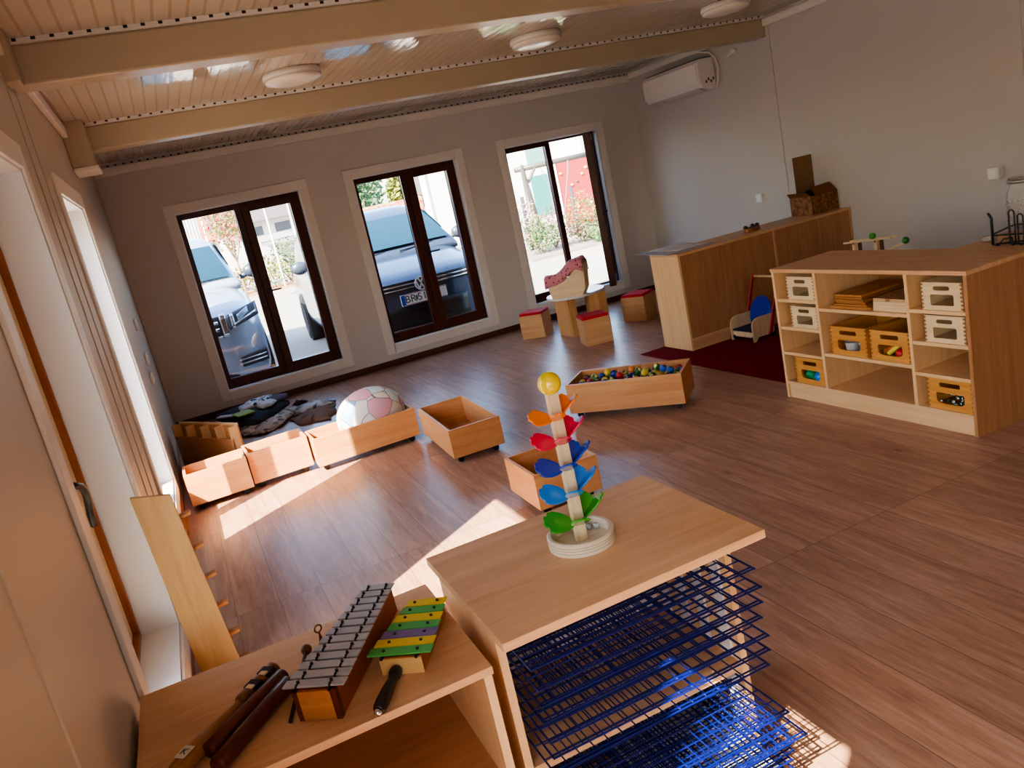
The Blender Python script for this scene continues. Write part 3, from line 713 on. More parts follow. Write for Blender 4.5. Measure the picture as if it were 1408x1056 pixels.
for v in (0, .185):
    me = plate_mesh('cradle_side', [side], .012); me.transform(Matrix(((1,0,0,0),(0,0,1,0),(0,1,0,0),(0,0,0,1))))
    o = link('side_panel', me, BIR('x'), cr); o.location = (0, v+.006, 0)
m = MB(); m.hexa([(.28,.012,0),(.29,.012,0),(.29,.185,0),(.28,.185,0)], [(.332,.012,.28),(.342,.012,.28),(.342,.185,.28),(.332,.185,.28)]); m.build('end_panel', BIR('z'), cr)
m = MB(); m.hexa([(0,.012,0),(.01,.012,0),(.01,.185,0),(0,.185,0)], [(-.03,.012,.15),(-.02,.012,.15),(-.02,.185,.15),(-.03,.185,.15)]); m.build('end_panel', BIR('z'), cr)
bx(.0, .29, .012, .185, .004, .014).build('cradle_bottom', BIR('x'), cr)
m = MB()
pth = [(-.045, .192), (.05, .205), (.13, .245), (.20, .295), (.265, .325), (.315, .322), (.338, .292)]
def bl(u, v):
    i = min(int(u*6), 5); f = u*6-i
    x = pth[i][0]*(1-f)+pth[i+1][0]*f; z = pth[i][1]*(1-f)+pth[i+1][1]*f
    vv = -.02+.235*v
    dz = -.08*max(0, abs(v-.5)*2-.88)/.12+.016*math.sin(PI*v)
    return (x, vv, z+dz+.008*math.sin(13*u+4*v))
m.grid(bl, 24, 12)
o = m.build('doll_blanket', spots('pink_dots', '#d58a93', '#8e2f4c', 38, .3), None, smooth=True, solid=.02)
o.location = cr.location; o.rotation_euler = cr.rotation_euler
tag(o, 'pink blanket with dark dots draped over the doll cradle', 'blanket')

# ------------------------------------------------------------------ rolling boxes
RB = lambda ax: wood('rolling_box_beech', '#dca26c', '#c07e48', ax)
RBE = BEL
def rolling_box(label, loc, a, lx, ly, z1, deck=.05, z0=.042):
    t = thing('rolling_box', label, 'box', (loc[0], loc[1], 0), a, 'open beech boxes on castors'); w = .016
    bx(0, lx, 0, w, z0, z1).build('front_panel', RB('x'), t, bevel=.0012)
    bx(0, lx, ly-w, ly, z0, z1).build('rear_panel', RB('x'), t, bevel=.0012)
    bx(0, w, w, ly-w, z0, z1).build('side_panel', RB('y'), t, bevel=.0012)
    bx(lx-w, lx, w, ly-w, z0, z1).build('side_panel', RB('y'), t, bevel=.0012)
    bx(w, lx-w, w, ly-w, deck-.012, deck).build('bottom_panel', BED('x'), t)
    for x in (.05, lx-.05):
        for y in (.05, ly-.05):
            c = MB().rod((x, y-.01, .019), (x, y+.01, .019), .019, n=18).build('castor', BLK, t)
            bx(x-.012, x+.012, y-.014, y+.014, .03, z0 if deck > .1 else deck-.012).build('castor_fork', plain('castor_steel', '#8b8b8d', .3, metal=.8), c)
    return t
rolling_box('small open box on castors nearest the left wall, sunlit front', (.068, -2.845), math.radians(1), .375, .265, .243)
rolling_box('small open box on castors second from the left wall', (.452, -2.79), math.radians(2), .385, .27, .245)
rolling_box('long open box on castors holding the patchwork ball', (.855, -2.885), math.radians(1.2), .695, .29, .23)
rolling_box('empty open box on castors turned endwise at the right of the row', (1.535, -3.612), math.radians(-2.8), .325, .745, .217)
rolling_box('empty open box on castors behind the rainbow marble tower', (1.567, -4.735), math.radians(-1), .33, .365, .217)
b6 = rolling_box('long open box on castors full of colourful balls', (2.375, -3.508), math.radians(-45.4), .735, .335, .232, deck=.168)
# balls
BC = [('blue', '#1d3f9e'), ('green', '#1b5c2c'), ('red', '#a81f2c'), ('yellow', '#d8bd3f'), ('orange', '#d9772f'), ('dark green', '#14441f'), ('blue', '#2a55c0'), ('crimson', '#7f1730')]
proto = {}
ca, sa = math.cos(math.radians(-45.4)), math.sin(math.radians(-45.4))
def ball(lx, ly, z, k, place):
    nm, c = BC[k]
    if k not in proto:
        proto[k] = MB().sphere((0,0,0), .0235, 16, 10).build('play_ball', patches('ball_%d' % k, [c, c, '#1f3f2b' if k in (0, 6) else '#e0cf6a' if k == 1 else c, c], 55, .3), None, smooth=True); o = proto[k]
    else:
        o = proto[k].copy(); COL.objects.link(o)
    o.location = (2.375+ca*lx-sa*ly, -3.508+sa*lx+ca*ly, z)
    o.rotation_euler = (random.uniform(0, 6), random.uniform(0, 6), 0)
    tag(o, nm+' play ball, '+place, 'ball', 'colourful balls in the long box')
order = [0, 3, 1, 0, 6, 1, 0, 2, 3, 7, 2, 4, 1, 5, 3, 1, 6]
for i in range(13):
    for j in range(5):
        k = order[(i+3*j+(i*j) % 3) % len(order)]
        if random.random() < .25: k = random.randrange(8)
        ball(.06+i*.051+(j % 2)*.012, .058+j*.0535, .1922, k, '%s row from the front, %s place from the left' % (['first', 'second', 'third', 'fourth', 'fifth'][j], ['first', 'second', 'third', 'fourth', 'fifth', 'sixth', 'seventh', 'eighth', 'ninth', 'tenth', 'eleventh', 'twelfth', 'last'][i]))
for i in range(10):
    k = [1, 3, 0, 2, 4, 1, 3, 1, 6, 6][i]
    ball(.17+i*.0535, .11+.0535*((i*2) % 3), .2310, k, 'on top of the heap, ' + ['first', 'second', 'third', 'fourth', 'fifth', 'sixth', 'seventh', 'eighth', 'ninth', 'last'][i]+' from the left')

# patchwork ball in the long box
bm_ = MB().sphere((0,0,0), .235, 40, 24, (1, .88, .80))
mat, nt, b = newmat('patchwork')
tc = N(nt, 'ShaderNodeTexCoord'); vo = N(nt, 'ShaderNodeTexVoronoi', i_Scale=8.); nt.links.new(tc.outputs['Object'], vo.inputs['Vector'])
sp = N(nt, 'ShaderNodeSeparateColor'); nt.links.new(vo.outputs['Color'], sp.inputs[0])
cr_ = N(nt, 'ShaderNodeValToRGB'); cr_.color_ramp.interpolation = 'CONSTANT'; e = cr_.color_ramp.elements
pal = ['#d9d2cb', '#dda468', '#86abd8', '#e6dccf', '#d6a3ae', '#c9c4c4', '#e3bf85', '#d6e2ea', '#cfc8bf', '#d9d5d0']
e[0].color = lin(pal[0]); e[1].position = .1; e[1].color = lin(pal[1])
for i in range(2, 10): k = e.new(i/10); k.color = lin(pal[i])
nt.links.new(sp.outputs[1], cr_.inputs[0])
v2 = N(nt, 'ShaderNodeTexVoronoi', feature='DISTANCE_TO_EDGE', i_Scale=8.); nt.links.new(tc.outputs['Object'], v2.inputs['Vector'])
l = N(nt, 'ShaderNodeMath', operation='LESS_THAN'); l.inputs[1].default_value = .012; nt.links.new(v2.outputs['Distance'], l.inputs[0])
mx = N(nt, 'ShaderNodeMix', data_type='RGBA'); mx.inputs[7].default_value = lin('#6d655e'); nt.links.new(l.outputs[0], mx.inputs[0]); nt.links.new(cr_.outputs[0], mx.inputs[6])
nt.links.new(mx.outputs[2], b.inputs['Base Color']); b.inputs['Roughness'].default_value = .5
o = bm_.build('patchwork_ball', mat, None, smooth=True); o.location = (1.287, -2.738, .2395)
o.scale = (1, .56, 1)
tag(o, 'large pale patchwork cloth ball squeezed into the long rolling box', 'ball')

# low rack with four open cells by the left corner
ang = math.atan2(-.8727, .4882)
LL = .76; CDp = .075
ck = thing('compartment_rack', 'low wooden rack with four open cells in the left back corner', 'rack', (.035, -1.61, 0), ang)
RO = lambda ax: wood('rack_beech', '#cf9560', '#a96a38', ax)
bx(0, LL, 0, .014, 0, .25).build('front_panel', RO('x'), ck)
bx(0, LL, CDp-.012, CDp, 0, .335).build('rear_panel', RO('x'), ck)
for x in (0, .19, .385, .575, LL-.014): bx(x, x+.014, .0005 if x not in (0, LL-.014) else 0, CDp-.012, .0 if x in (0, LL-.014) else .1, .332).build('cell_divider', RBE('z'), ck)
bx(.014, LL-.014, .014, CDp-.012, .1, .11).build('rack_bottom', RO('x'), ck)
bx(0, LL, CDp-.014, CDp+.001, .332, .345).build('top_rail', RBE('x'), ck)

# ------------------------------------------------------------------ pile of cloths and hides by the back wall
def cloth(name, label, cat, pts, z0, h, mat, wav=.012, solid=.012, n=22):
    """soft slab: outline polygon filled as radial grid, edges drooping"""
    cx = sum(p[0] for p in pts)/len(pts); cy = sum(p[1] for p in pts)/len(pts)
    k = len(pts); m = MB(); rings = []
    per = 5
    out = []
    for i in range(k):
        a, b2 = pts[i], pts[(i+1) % k]
        for q in range(per): out.append((a[0]+(b2[0]-a[0])*q/per, a[1]+(b2[1]-a[1])*q/per))
    vs = [(cx, cy, z0+h)]; nr = 6
    for r in range(1, nr+1):
        f = r/nr
        for (x, y) in out:
            px, py = cx+(x-cx)*f, cy+(y-cy)*f
            z = z0+h*(1-max(0, f-.75)*3.2)+wav*math.sin(px*31+py*17)*math.cos(py*27-px*9)*(.4+.6*f)
            vs.append((px, py, max(z0+.004, z)))
    fs = []; no = len(out)
    for i in range(no): fs.append((0, 1+i, 1+(i+1) % no))
    for r in range(nr-1):
        for i in range(no):
            fs.append((1+r*no+i, 1+(r+1)*no+i, 1+(r+1)*no+(i+1) % no, 1+r*no+(i+1) % no))
    m._add(vs, fs)
    o = m.build(name, mat, None, smooth=True, solid=solid)
    return tag(o, label, cat)
cloth('rolled_blanket', 'pale marbled rolled blanket under the dark cushion', 'blanket', [(.36,-.62),(.5,-1.2),(.66,-1.33),(.83,-1.22),(1.05,-.72),(.9,-.5),(.6,-.42)], .004, .05, patches('marbled', ['#b3a799', '#8d7f72', '#c8bdb0', '#6d6259', '#b9ae9f'], 26, .85), .01)
cloth('dark_cushion', 'flat near-black cushion lying by the back wall', 'cushion', [(.33,-.38),(.47,-1.0),(.66,-1.16),(.98,-.72),(.99,-.6),(.78,-.26),(.5,-.24)], .058, .05, plain('black_felt', '#1d1517', .9, bump=.3), .006)
cloth('knitted_scarf', 'white and black patterned knit on the dark cushion', 'scarf', [(.56,-.5),(.56,-.7),(.8,-.62),(.9,-.46),(.86,-.33),(.66,-.38)], .112, .03, patches('knit', ['#d8d8da', '#23222a', '#c4c6cc', '#e8e6e4'], 38, .9), .008)
cloth('purple_cloth', 'dull purple cloth at the edge of the dark cushion', 'cloth', [(.78,-.5),(.86,-.7),(.98,-.66),(1.0,-.5),(.9,-.36)], .114, .02, plain('plum', '#5e4650', .9), .004)
cloth('white_pad', 'white oval soft pad on the dark cushion', 'pad', [(.70,-.74),(.74,-.86),(.82,-.84),(.88,-.7),(.85,-.6),(.76,-.62)], .118, .025, plain('soft_white', '#d3d3d6', .9), .003)
o = bx(-.075, .075, -.09, .09, 0, .012, TR(.575, -.86, .125) @ RZ(.25)).build('green_card', plain('lime_green', '#8fae2a', .6), None, bevel=.002); tag(o, 'lime green square book on the dark cushion', 'book')
o = bx(-.09, .09, -.03, .03, 0, .01, TR(.44, -.75, .122) @ RZ(-.75)).build('white_strip', plain('strip_white', '#cfc6c4', .6), None, bevel=.002); tag(o, 'narrow white strip at the left of the dark cushion', 'strip')
def hide(name, label, pts, z, mat, jag=.035):
    m = MB(); out = []
    random.seed(len(pts)*7+int(z*1000))
    for i in range(len(pts)):
        a, b2 = pts[i], pts[(i+1) % len(pts)]
        for q in range(5):
            out.append((a[0]+(b2[0]-a[0])*q/5+random.uniform(-jag, jag), a[1]+(b2[1]-a[1])*q/5+random.uniform(-jag, jag)))
    cx = sum(p[0] for p in out)/len(out); cy = sum(p[1] for p in out)/len(out)
    vs = [(cx, cy, z+.03)]+[(cx+(x-cx)*.6, cy+(y-cy)*.6, z+.028+.008*math.sin(x*40+y*23)) for x, y in out]+[(x, y, z+.006) for x, y in out]
    n = len(out); fs = [(0, 1+i, 1+(i+1) % n) for i in range(n)]+[(1+i, 1+n+i, 1+n+(i+1) % n, 1+(i+1) % n) for i in range(n)]
    m._add(vs, fs); o = m.build(name, mat, None, smooth=True, solid=.01)
    return tag(o, label, 'hide')
hide('brown_hide', 'ragged brown fur hide on the floor near the back wall', [(.93,-1.0),(1.05,-.98),(1.24,-.95),(1.33,-1.05),(1.28,-1.25),(1.17,-1.5),(1.02,-1.42),(.93,-1.3)], .002, plain('brown_fur', '#8a6a58', .95, var=.35, scale=60, bump=.8))
hide('white_hide', 'ragged pale grey fur hide behind the brown hide', [(.98,-.86),(1.1,-.68),(1.27,-.68),(1.38,-.84),(1.3,-.93),(1.12,-.93)], .002, plain('grey_fur', '#d5d8de', .95, var=.2, scale=60, bump=.8))
hide('dark_scrap', 'small dark scrap of fur on the pale grey hide', [(1.0,-.66),(1.1,-.6),(1.15,-.68),(1.05,-.74)], .03, plain('dark_fur', '#33222a', .95, bump=.6), .01)

# ------------------------------------------------------------------ leaning pegged board on the left
pk = thing('pegged_board', 'tall narrow ochre board with side pegs leaning by the left wall', 'board', (0, 0, 0))
yb = -5.075
PK = wood('ochre_board', '#b8925c', '#977040', 'z', rough=.5)
tl, tr_, br, bl_ = (.004, yb, .772), (.126, yb, .742), (.176, yb, .006), (.040, yb, .0)
m = MB(); dy = Vector((0, .018, 0))
q = [Vector(v) for v in (bl_, br, tr_, tl)]
m._add([v for v in q]+[v+dy for v in q], [(0,1,2,3),(7,6,5,4),(0,4,5,1),(1,5,6,2),(2,6,7,3),(3,7,4,0)])
m.build('board', PK, pk, bevel=.002)
for i, f in enumerate((.13, .30, .46, .62, .78, .93)):
    p = Vector(tr_).lerp(Vector(br), f)
    m = MB(); m.hexa([(p.x-.05, yb+.018, p.z-.012), (p.x+.035, yb+.018, p.z+.002), (p.x+.035, yb+.055, p.z+.002), (p.x-.05, yb+.055, p.z-.012)], [(p.x-.05, yb+.018, p.z-.002), (p.x+.035, yb+.018, p.z+.012), (p.x+.035, yb+.055, p.z+.012), (p.x-.05, yb+.055, p.z-.002)])
    m.build('peg', wood('peg_wood', '#b9793f', '#8c5322', 'x'), pk)

# ------------------------------------------------------------------ low music shelf and tray rack in the foreground
lw = thing('low_shelf', 'low beech shelf against the left wall carrying the instruments', 'shelf', (.014, -6.58, 0))
LX, LD, LH = .676, .447, .6
bx(0, LX, -.003, LD, LH-.018, LH).build('top_panel', BE('x'), lw, bevel=.0015)
bx(LX-.022, LX-.004, 0, LD, 0, LH-.018).build('side_panel', BEL('z'), lw)
bx(.004, .022, 0, LD, 0, LH-.018).build('side_panel', BEL('z'), lw)
bx(.022, LX-.022, LD-.012, LD-.002, 0, LH-.018).build('back_panel', BED('x'), lw)
bx(.022, LX-.022, .01, LD-.012, .06, .078).build('bottom_panel', BED('x'), lw)
bx(.022, LX-.022, .01, LD-.012, .30, .316).build('shelf_board', BED('x'), lw)

dr = thing('drying_rack', 'beech rack with stacked blue wire trays and a wide top', 'rack', (.70, -6.655, 0))
RX, RD, RH = .632, .487, .68
bx(0, RX, 0, RD, RH-.02, RH).build('top_panel', BE('x'), dr, bevel=.0015)
for x in (.018, RX-.036): bx(x, x+.018, .115, RD-.005, 0, RH-.02).build('side_panel', BEL('z'), dr)
bx(.036, RX-.036, RD-.02, RD-.01, 0, RH-.02).build('back_panel', plain('rack_back_white', '#f4efec', .5), dr)
bx(.036, RX-.036, .115, RD-.02, .285, .303).build('shelf_board', BE('x'), dr)
bx(.036, RX-.036, .115, RD-.02, .03, .048).build('shelf_board', BE('x'), dr)
for x in (.0365, RX-.0425):
    m = MB()
    for k in range(4): m.box(x, x+.006, .14+k*.085, .175+k*.085, .31, .645); m.box(x, x+.006, .14+k*.085, .175+k*.085, .05, .28)
    m.build('tray_rail', plain('rail_white', '#d9d6d6', .4), dr)
def tray_mesh():
    m = MB(); w, d, r = .545, .405, .0016
    x = 0; nx = 16
    for i in range(nx+1): m.rod((w*i/nx, 0, 0), (w*i/nx, d, 0), r, n=5)
    ny = 8
    for j in range(ny+1): m.rod((0, d*j/ny, .0016), (w, d*j/ny, .0016), r*(1.5 if j in (0, ny) else 1.1), n=5)
    m.rod((0, .012, .0), (w, .012, .0), r*1.4, n=5)
    for xx in (0, w): m.rod((xx, 0, 0), (xx, d, 0), r*1.5, n=6)
    return m
tmesh = None
NAVY = plain('navy_wire', '#0a1458', .3, var=.05)
zs = [.602, .562, .522, .482, .442, .402, .362]+[.262-.0265*i for i in range(8)]
for i, z in enumerate(zs):
    if tmesh is None:
        o = tray_mesh().build('wire_tray', NAVY, dr); tmesh = o
    else:
        o = tmesh.copy(); COL.objects.link(o); o.parent = dr
    o.location = (.044+.0015*((i*7) % 3), -.002-.006*((i*5) % 3)-(.055 if i in (8,) else 0)-(.0 if i < 7 else .03), z)
# sheets of paper on the lowest trays
for i, (z, lb) in enumerate([(.0805, 'white paper sheet on the lowest wire tray of the rack')]):
    o = bx(1.0, 1.285, -6.64, -6.27, z+.0045, z+.006).build('paper_sheet', plain('white_paper2', '#e6e1db', .7, var=.02), None); tag(o, lb, 'paper')

# ------------------------------------------------------------------ rainbow marble tower
mt_ = thing('marble_tower', 'rainbow marble tower with coloured petals and a yellow ball on top', 'toy', (1.018, -6.395, .68))
RIM = wood('tray_ply', '#e3d5bb', '#c9b48f', 'x')
MB().lathe([(.078, 0), (.079, .002), (.079, .028), (.076, .031), (.069, .031), (.067, .028), (.067, .006), (.001, .006), (.001, 0)], n=48).build('round_tray', RIM, mt_, smooth=False)
m = MB()
for z in (.009, .016, .022): m.lathe([(.0788, z-.001), (.0794, z), (.0788, z+.001)], n=48, close=True)
m.build('ply_lines', plain('ply_line', '#9d8a6c', .6), mt_)
bx(-.013, .013, -.009, .009, .006, .365).build('stem', BIR('z'), mt_, bevel=.001)
MB().sphere((0, 0, .388), .0265, 28, 18).build('top_ball', plain('ball_yellow', '#f2cf12', .12, var=.01, coat=.6), mt_, smooth=True)
def petal(name, mat, z, az, tilt, s=1., twist=0):
    pts = []
    prof = [(0, .008), (.01, .0155), (.022, .0205), (.036, .0225), (.045, .019), (.0465, .0125), (.052, .0105), (.0545, .005), (.053, 0)]
    up = [(x*s, y*s) for x, y in prof]; poly = up+[(x, -y) for x, y in reversed(up[:-1])]
    me = MB(); M = TR(.0, 0, z) @ RZ(az) @ TR(.012, 0, 0) @ Matrix.Rotation(-tilt, 4, 'Y') @ Matrix.Rotation(twist, 4, 'X')
    me.prism(poly, -.0022, .0022, M)
    o = me.build(name, mat, mt_, bevel=.0012)
    return o
LEV = [(.052, '#3f9a1e', 'green', 1.12), (.122, '#2f86e0', 'light_blue', 1.05), (.187, '#1a3fb0', 'dark_blue', 1.0), (.25, '#d81f4c', 'red', .95), (.307, '#f07a12', 'orange', .85)]
for z, c, nm, s in LEV:
    mm_ = plain('petal_'+nm, c, .18, var=.1, scale=40, coat=.4)
    petal('petal', mm_, z, PI-.15, math.radians(20), s*1.2, -.62)
    petal('petal', mm_, z+.004, -.12, math.radians(38), s*1.25, -.25)
    petal('petal', mm_, z+.012, .55, math.radians(34), s*1.0, .75)
    petal('petal', mm_, z-.002, -PI/2-.3, math.radians(33), s*.95)
for x, y, lb in ((.040, .034, 'left one of two silver marbles in the round tray'), (.0545, .026, 'right one of two silver marbles in the round tray')):
    o = MB().sphere((1.018+x, -6.395+y, .68+.006+.0078), .0078, 16, 10).build('marble', plain('marble_silver', '#c9cdd2', .15, metal=.3), None, smooth=True)
    tag(o, lb, 'marble', 'silver marbles')

# ------------------------------------------------------------------ instruments
ax = math.atan2(.826, .563)      # long axis of both metallophones
MET = plain('bar_metal', '#b3b4b8', .35, metal=.3, var=.08, scale=60)
xy = thing('metallophone', 'long grey metal-bar glockenspiel on a reddish wooden frame', 'instrument', (.355, -6.513, .6), ax-PI/2)
XL = .385
def wid(v, a, b): return a+(b-a)*v
m = MB(); m.hexa([(-.045,0,0),(.045,0,0),(.028,XL,0),(-.028,XL,0)], [(-.045,0,.066),(.045,0,.066),(.028,XL,.066),(-.028,XL,.066)])
m.build('sound_box', wood('xylo_box', '#a5562c', '#7d3a1a', 'y'), xy, bevel=.002)
for sg in (-1, 1):
    m = MB(); m.hexa([(sg*.0455,-.001,0),(sg*.034,-.001,0),(sg*.034,.012,0),(sg*.0455,.012,0)], [(sg*.0455,-.001,.066),(sg*.034,-.001,.066),(sg*.034,.012,.066),(sg*.0455,.012,.066)]); m.build('corner_block', DRK('z'), xy)
bx(-.034, .034, -.0018, .0, .002, .064).build('end_panel', wood('xylo_end', '#c4834a', '#a0602e', 'x'), xy)
for sg in (-1, 1):
    m = MB(); m.rod((sg*.036, -.004, .0665), (sg*.022, XL, .0665), .0035); m.build('felt_rail', BLK, xy)
n = 13
for i in range(n):
    v = (i+.5)/n; y = v*(XL+.004); hw = wid(v, .066, .037)
    o = bx(-hw, hw, y-.0118, y+.0118, .0695, .0735).build('tone_bar', MET, xy, bevel=.001)
    for sg in (-1, 1):
        xx = sg*wid(v, .036, .022); MB().rod((xx, y, .073), (xx, y, .0785), .0032, n=8).build('bar_pin', BLK, o)
        MB().rod((xx, y-.0125, .072), (xx, y-.006, .0745), .0028, n=6).build('cord_loop', BLK, o)
gk = thing('glockenspiel', 'small toy glockenspiel with yellow, green and purple bars', 'instrument', (.534, -6.478, .6), ax-PI/2)
GLn = .218
m = MB(); m.hexa([(-.046,0,0),(.046,0,0),(.032,GLn,0),(-.032,GLn,0)], [(-.046,0,.038),(.046,0,.038),(.032,GLn,.038),(-.032,GLn,.038)]); m.build('sound_box', wood('glock_box', '#b8672f', '#8e4819', 'y'), gk, bevel=.002)
bx(-.046, .046, -.0018, 0, 0, .036).build('end_panel', wood('glock_end', '#dcb070', '#c4924f', 'x'), gk)
for sg in (-1, 1):
    m = MB(); m.rod((sg*.038, -.008, .0405), (sg*.026, GLn, .0405), .0035); m.build('felt_rail', BLK, gk)
gc = [('green', '#4fae52'), ('yellow', '#e0c52f'), ('purple', '#76619a'), ('green', '#4fae52'), ('yellow', '#e0c52f'), ('green', '#4fae52'), ('yellow', '#e0c52f')]
for i, (nm, c) in enumerate(gc):
    v = (i+.5)/7; y = v*GLn-.004; hw = wid(v, .072, .045)
    o = bx(-hw, hw, y-.0143, y+.0143, .0442, .0472).build('tone_bar', plain('bar_'+nm, c, .35, var=.04), gk, bevel=.001)
    o['label'] = nm+' tone bar'
    for sg in (-1, 1): MB().rod((sg*wid(v, .038, .026), y, .047), (sg*wid(v, .038, .026), y, .050), .0035, n=8).build('bar_pin', BLK, o)
def stick(name, label, cat, p, q, r, mat, ends=None, parts=()):
    t = thing(name, label, cat, p, math.atan2(q[1]-p[1], q[0]-p[0]))
    L_ = math.hypot(q[0]-p[0], q[1]-p[1])
    return t, L_
RYm = Matrix.Rotation(PI/2, 4, 'Y')
for (p, q, lb) in [((.160, -6.545), (.318, -6.36), 'dark red wooden clave lying nearest the metallophone'), ((.148, -6.487), (.312, -6.322), 'dark red wooden clave lying between the other clave and the tone block')]:
    t, L_ = stick('clave', lb, 'instrument', (p[0], p[1], .6176), q, .0172, None); t['group'] = 'dark red claves'
    MB().lathe([(.001, 0), (.0145, .0005), (.0172, .004), (.0172, L_-.004), (.0145, L_-.0005), (.001, L_)], n=24, M=RYm).build('clave_body', DRK('x'), t, smooth=True)
t, L_ = stick('tone_block', 'wooden two-tone block with slotted ends and a long handle', 'instrument', (.088, -6.512, .619), (.298, -6.284), .018, None)
TBm = wood('tone_wood', '#a5713f', '#74481f', 'x')
MB().lathe([(.001, 0), (.016, .001), (.0175, .006), (.0182, .05), (.0185, .082), (.0165, .086), (.0155, .11), (.013, .15), (.011, .18), (.012, .192)], n=24, M=RYm).build('handle', TBm, t, smooth=True)
MB().lathe([(.012, .192), (.0165, .196), (.0175, .2), (.0175, .222), (.014, .225), (.014, .254), (.0175, .256), (.0175, .268), (.014, .27), (.014, .298), (.0178, .3), (.0178, L_-.003), (.015, L_), (.001, L_)], n=24, M=RYm).build('resonator', wood('tone_wood2', '#8a5a30', '#5c3718', 'x'), t, smooth=True)
for a, b2 in ((.226, .253), (.271, .297)):
    bx(a, b2, -.0142, .0142, .0, .0148).build('slot', plain('slot_dark', '#2a1712', .7), t)
    bx(a-.006, a+.006, -.012, .004, .0145, .0185).build('pale_lip', BIR('x'), t, bevel=.001)
lbp = bx(.018, .05, -.011, .011, .0172, .0187).build('paper_label', plain('label_white', '#d9d3c6', .6), t)
me = text_mesh('K', .022, .0003); me.transform(TR(.034, 0, .0190) @ RZ(-PI/2))
link('label_letter', me, plain('ink', '#2b241f', .7), lbp)
# black handled rattle
t, L_ = stick('hand_bell', 'black turned handle with a silver tip beside the colourful glockenspiel', 'instrument', (.452, -6.59, .6135), (.527, -6.468), .013, None)
MB().lathe([(.009, .004), (.0125, .01), (.0135, .03), (.0125, .06), (.0095, .09), (.0085, .105), (.012, .112), (.0135, .122), (.012, .133), (.001, L_)], n=24, M=RYm).build('handle', plain('ebony', '#1f1b1a', .3), t, smooth=True)
MB().lathe([(.001, -.006), (.006, -.004), (.009, .004), (.001, .004)], n=18, M=RYm).build('silver_tip', CHR, t, smooth=True)
# mallets
def mallet(label, p, q, zh, r=.012):
    t, L_ = stick('mallet', label, 'mallet', (p[0], p[1], .6045), q, 0, None)
    t.rotation_euler = (0, -math.atan2(zh, L_), t.rotation_euler[2]); L3 = math.hypot(L_, zh)
    MB().rod((0, 0, 0), (L3-.008, 0, 0), .0042, n=10).build('stick', wood('mallet_stick', '#3a2018', '#24120c', 'x'), t, smooth=True)
    MB().sphere((L3, 0, 0), r, 18, 12).build('mallet_head', wood('mallet_head', '#8d5f35', '#5f3b1d', 'x'), t, smooth=True)
mallet('dark mallet with a round brown head left of the metallophone', (.300, -6.482), (.372, -6.246), .0085, .0125)
mallet('mallet whose brown head peeps out behind the metallophone', (.455, -6.335), (.428, -6.24), .005, .0095)
t = thing('brass_bell', 'small brass hand bell with a ring handle behind the metallophone', 'bell', (.408, -6.262, .6), .4)
MB().lathe([(.011, 0), (.0115, .003), (.009, .018), (.005, .03), (.003, .04), (.0022, .05)], n=20).build('bell_body', plain('old_brass', '#8d6a3a', .35, metal=.8), t, smooth=True)
m = MB(); m.path([(.0085*math.cos(a), 0, .058+.0085*math.sin(a)) for a in [2*PI*i/20 for i in range(20)]], .002, closed=True); m.build('ring_handle', plain('old_brass', '#8d6a3a', .35, metal=.8), t, smooth=True)
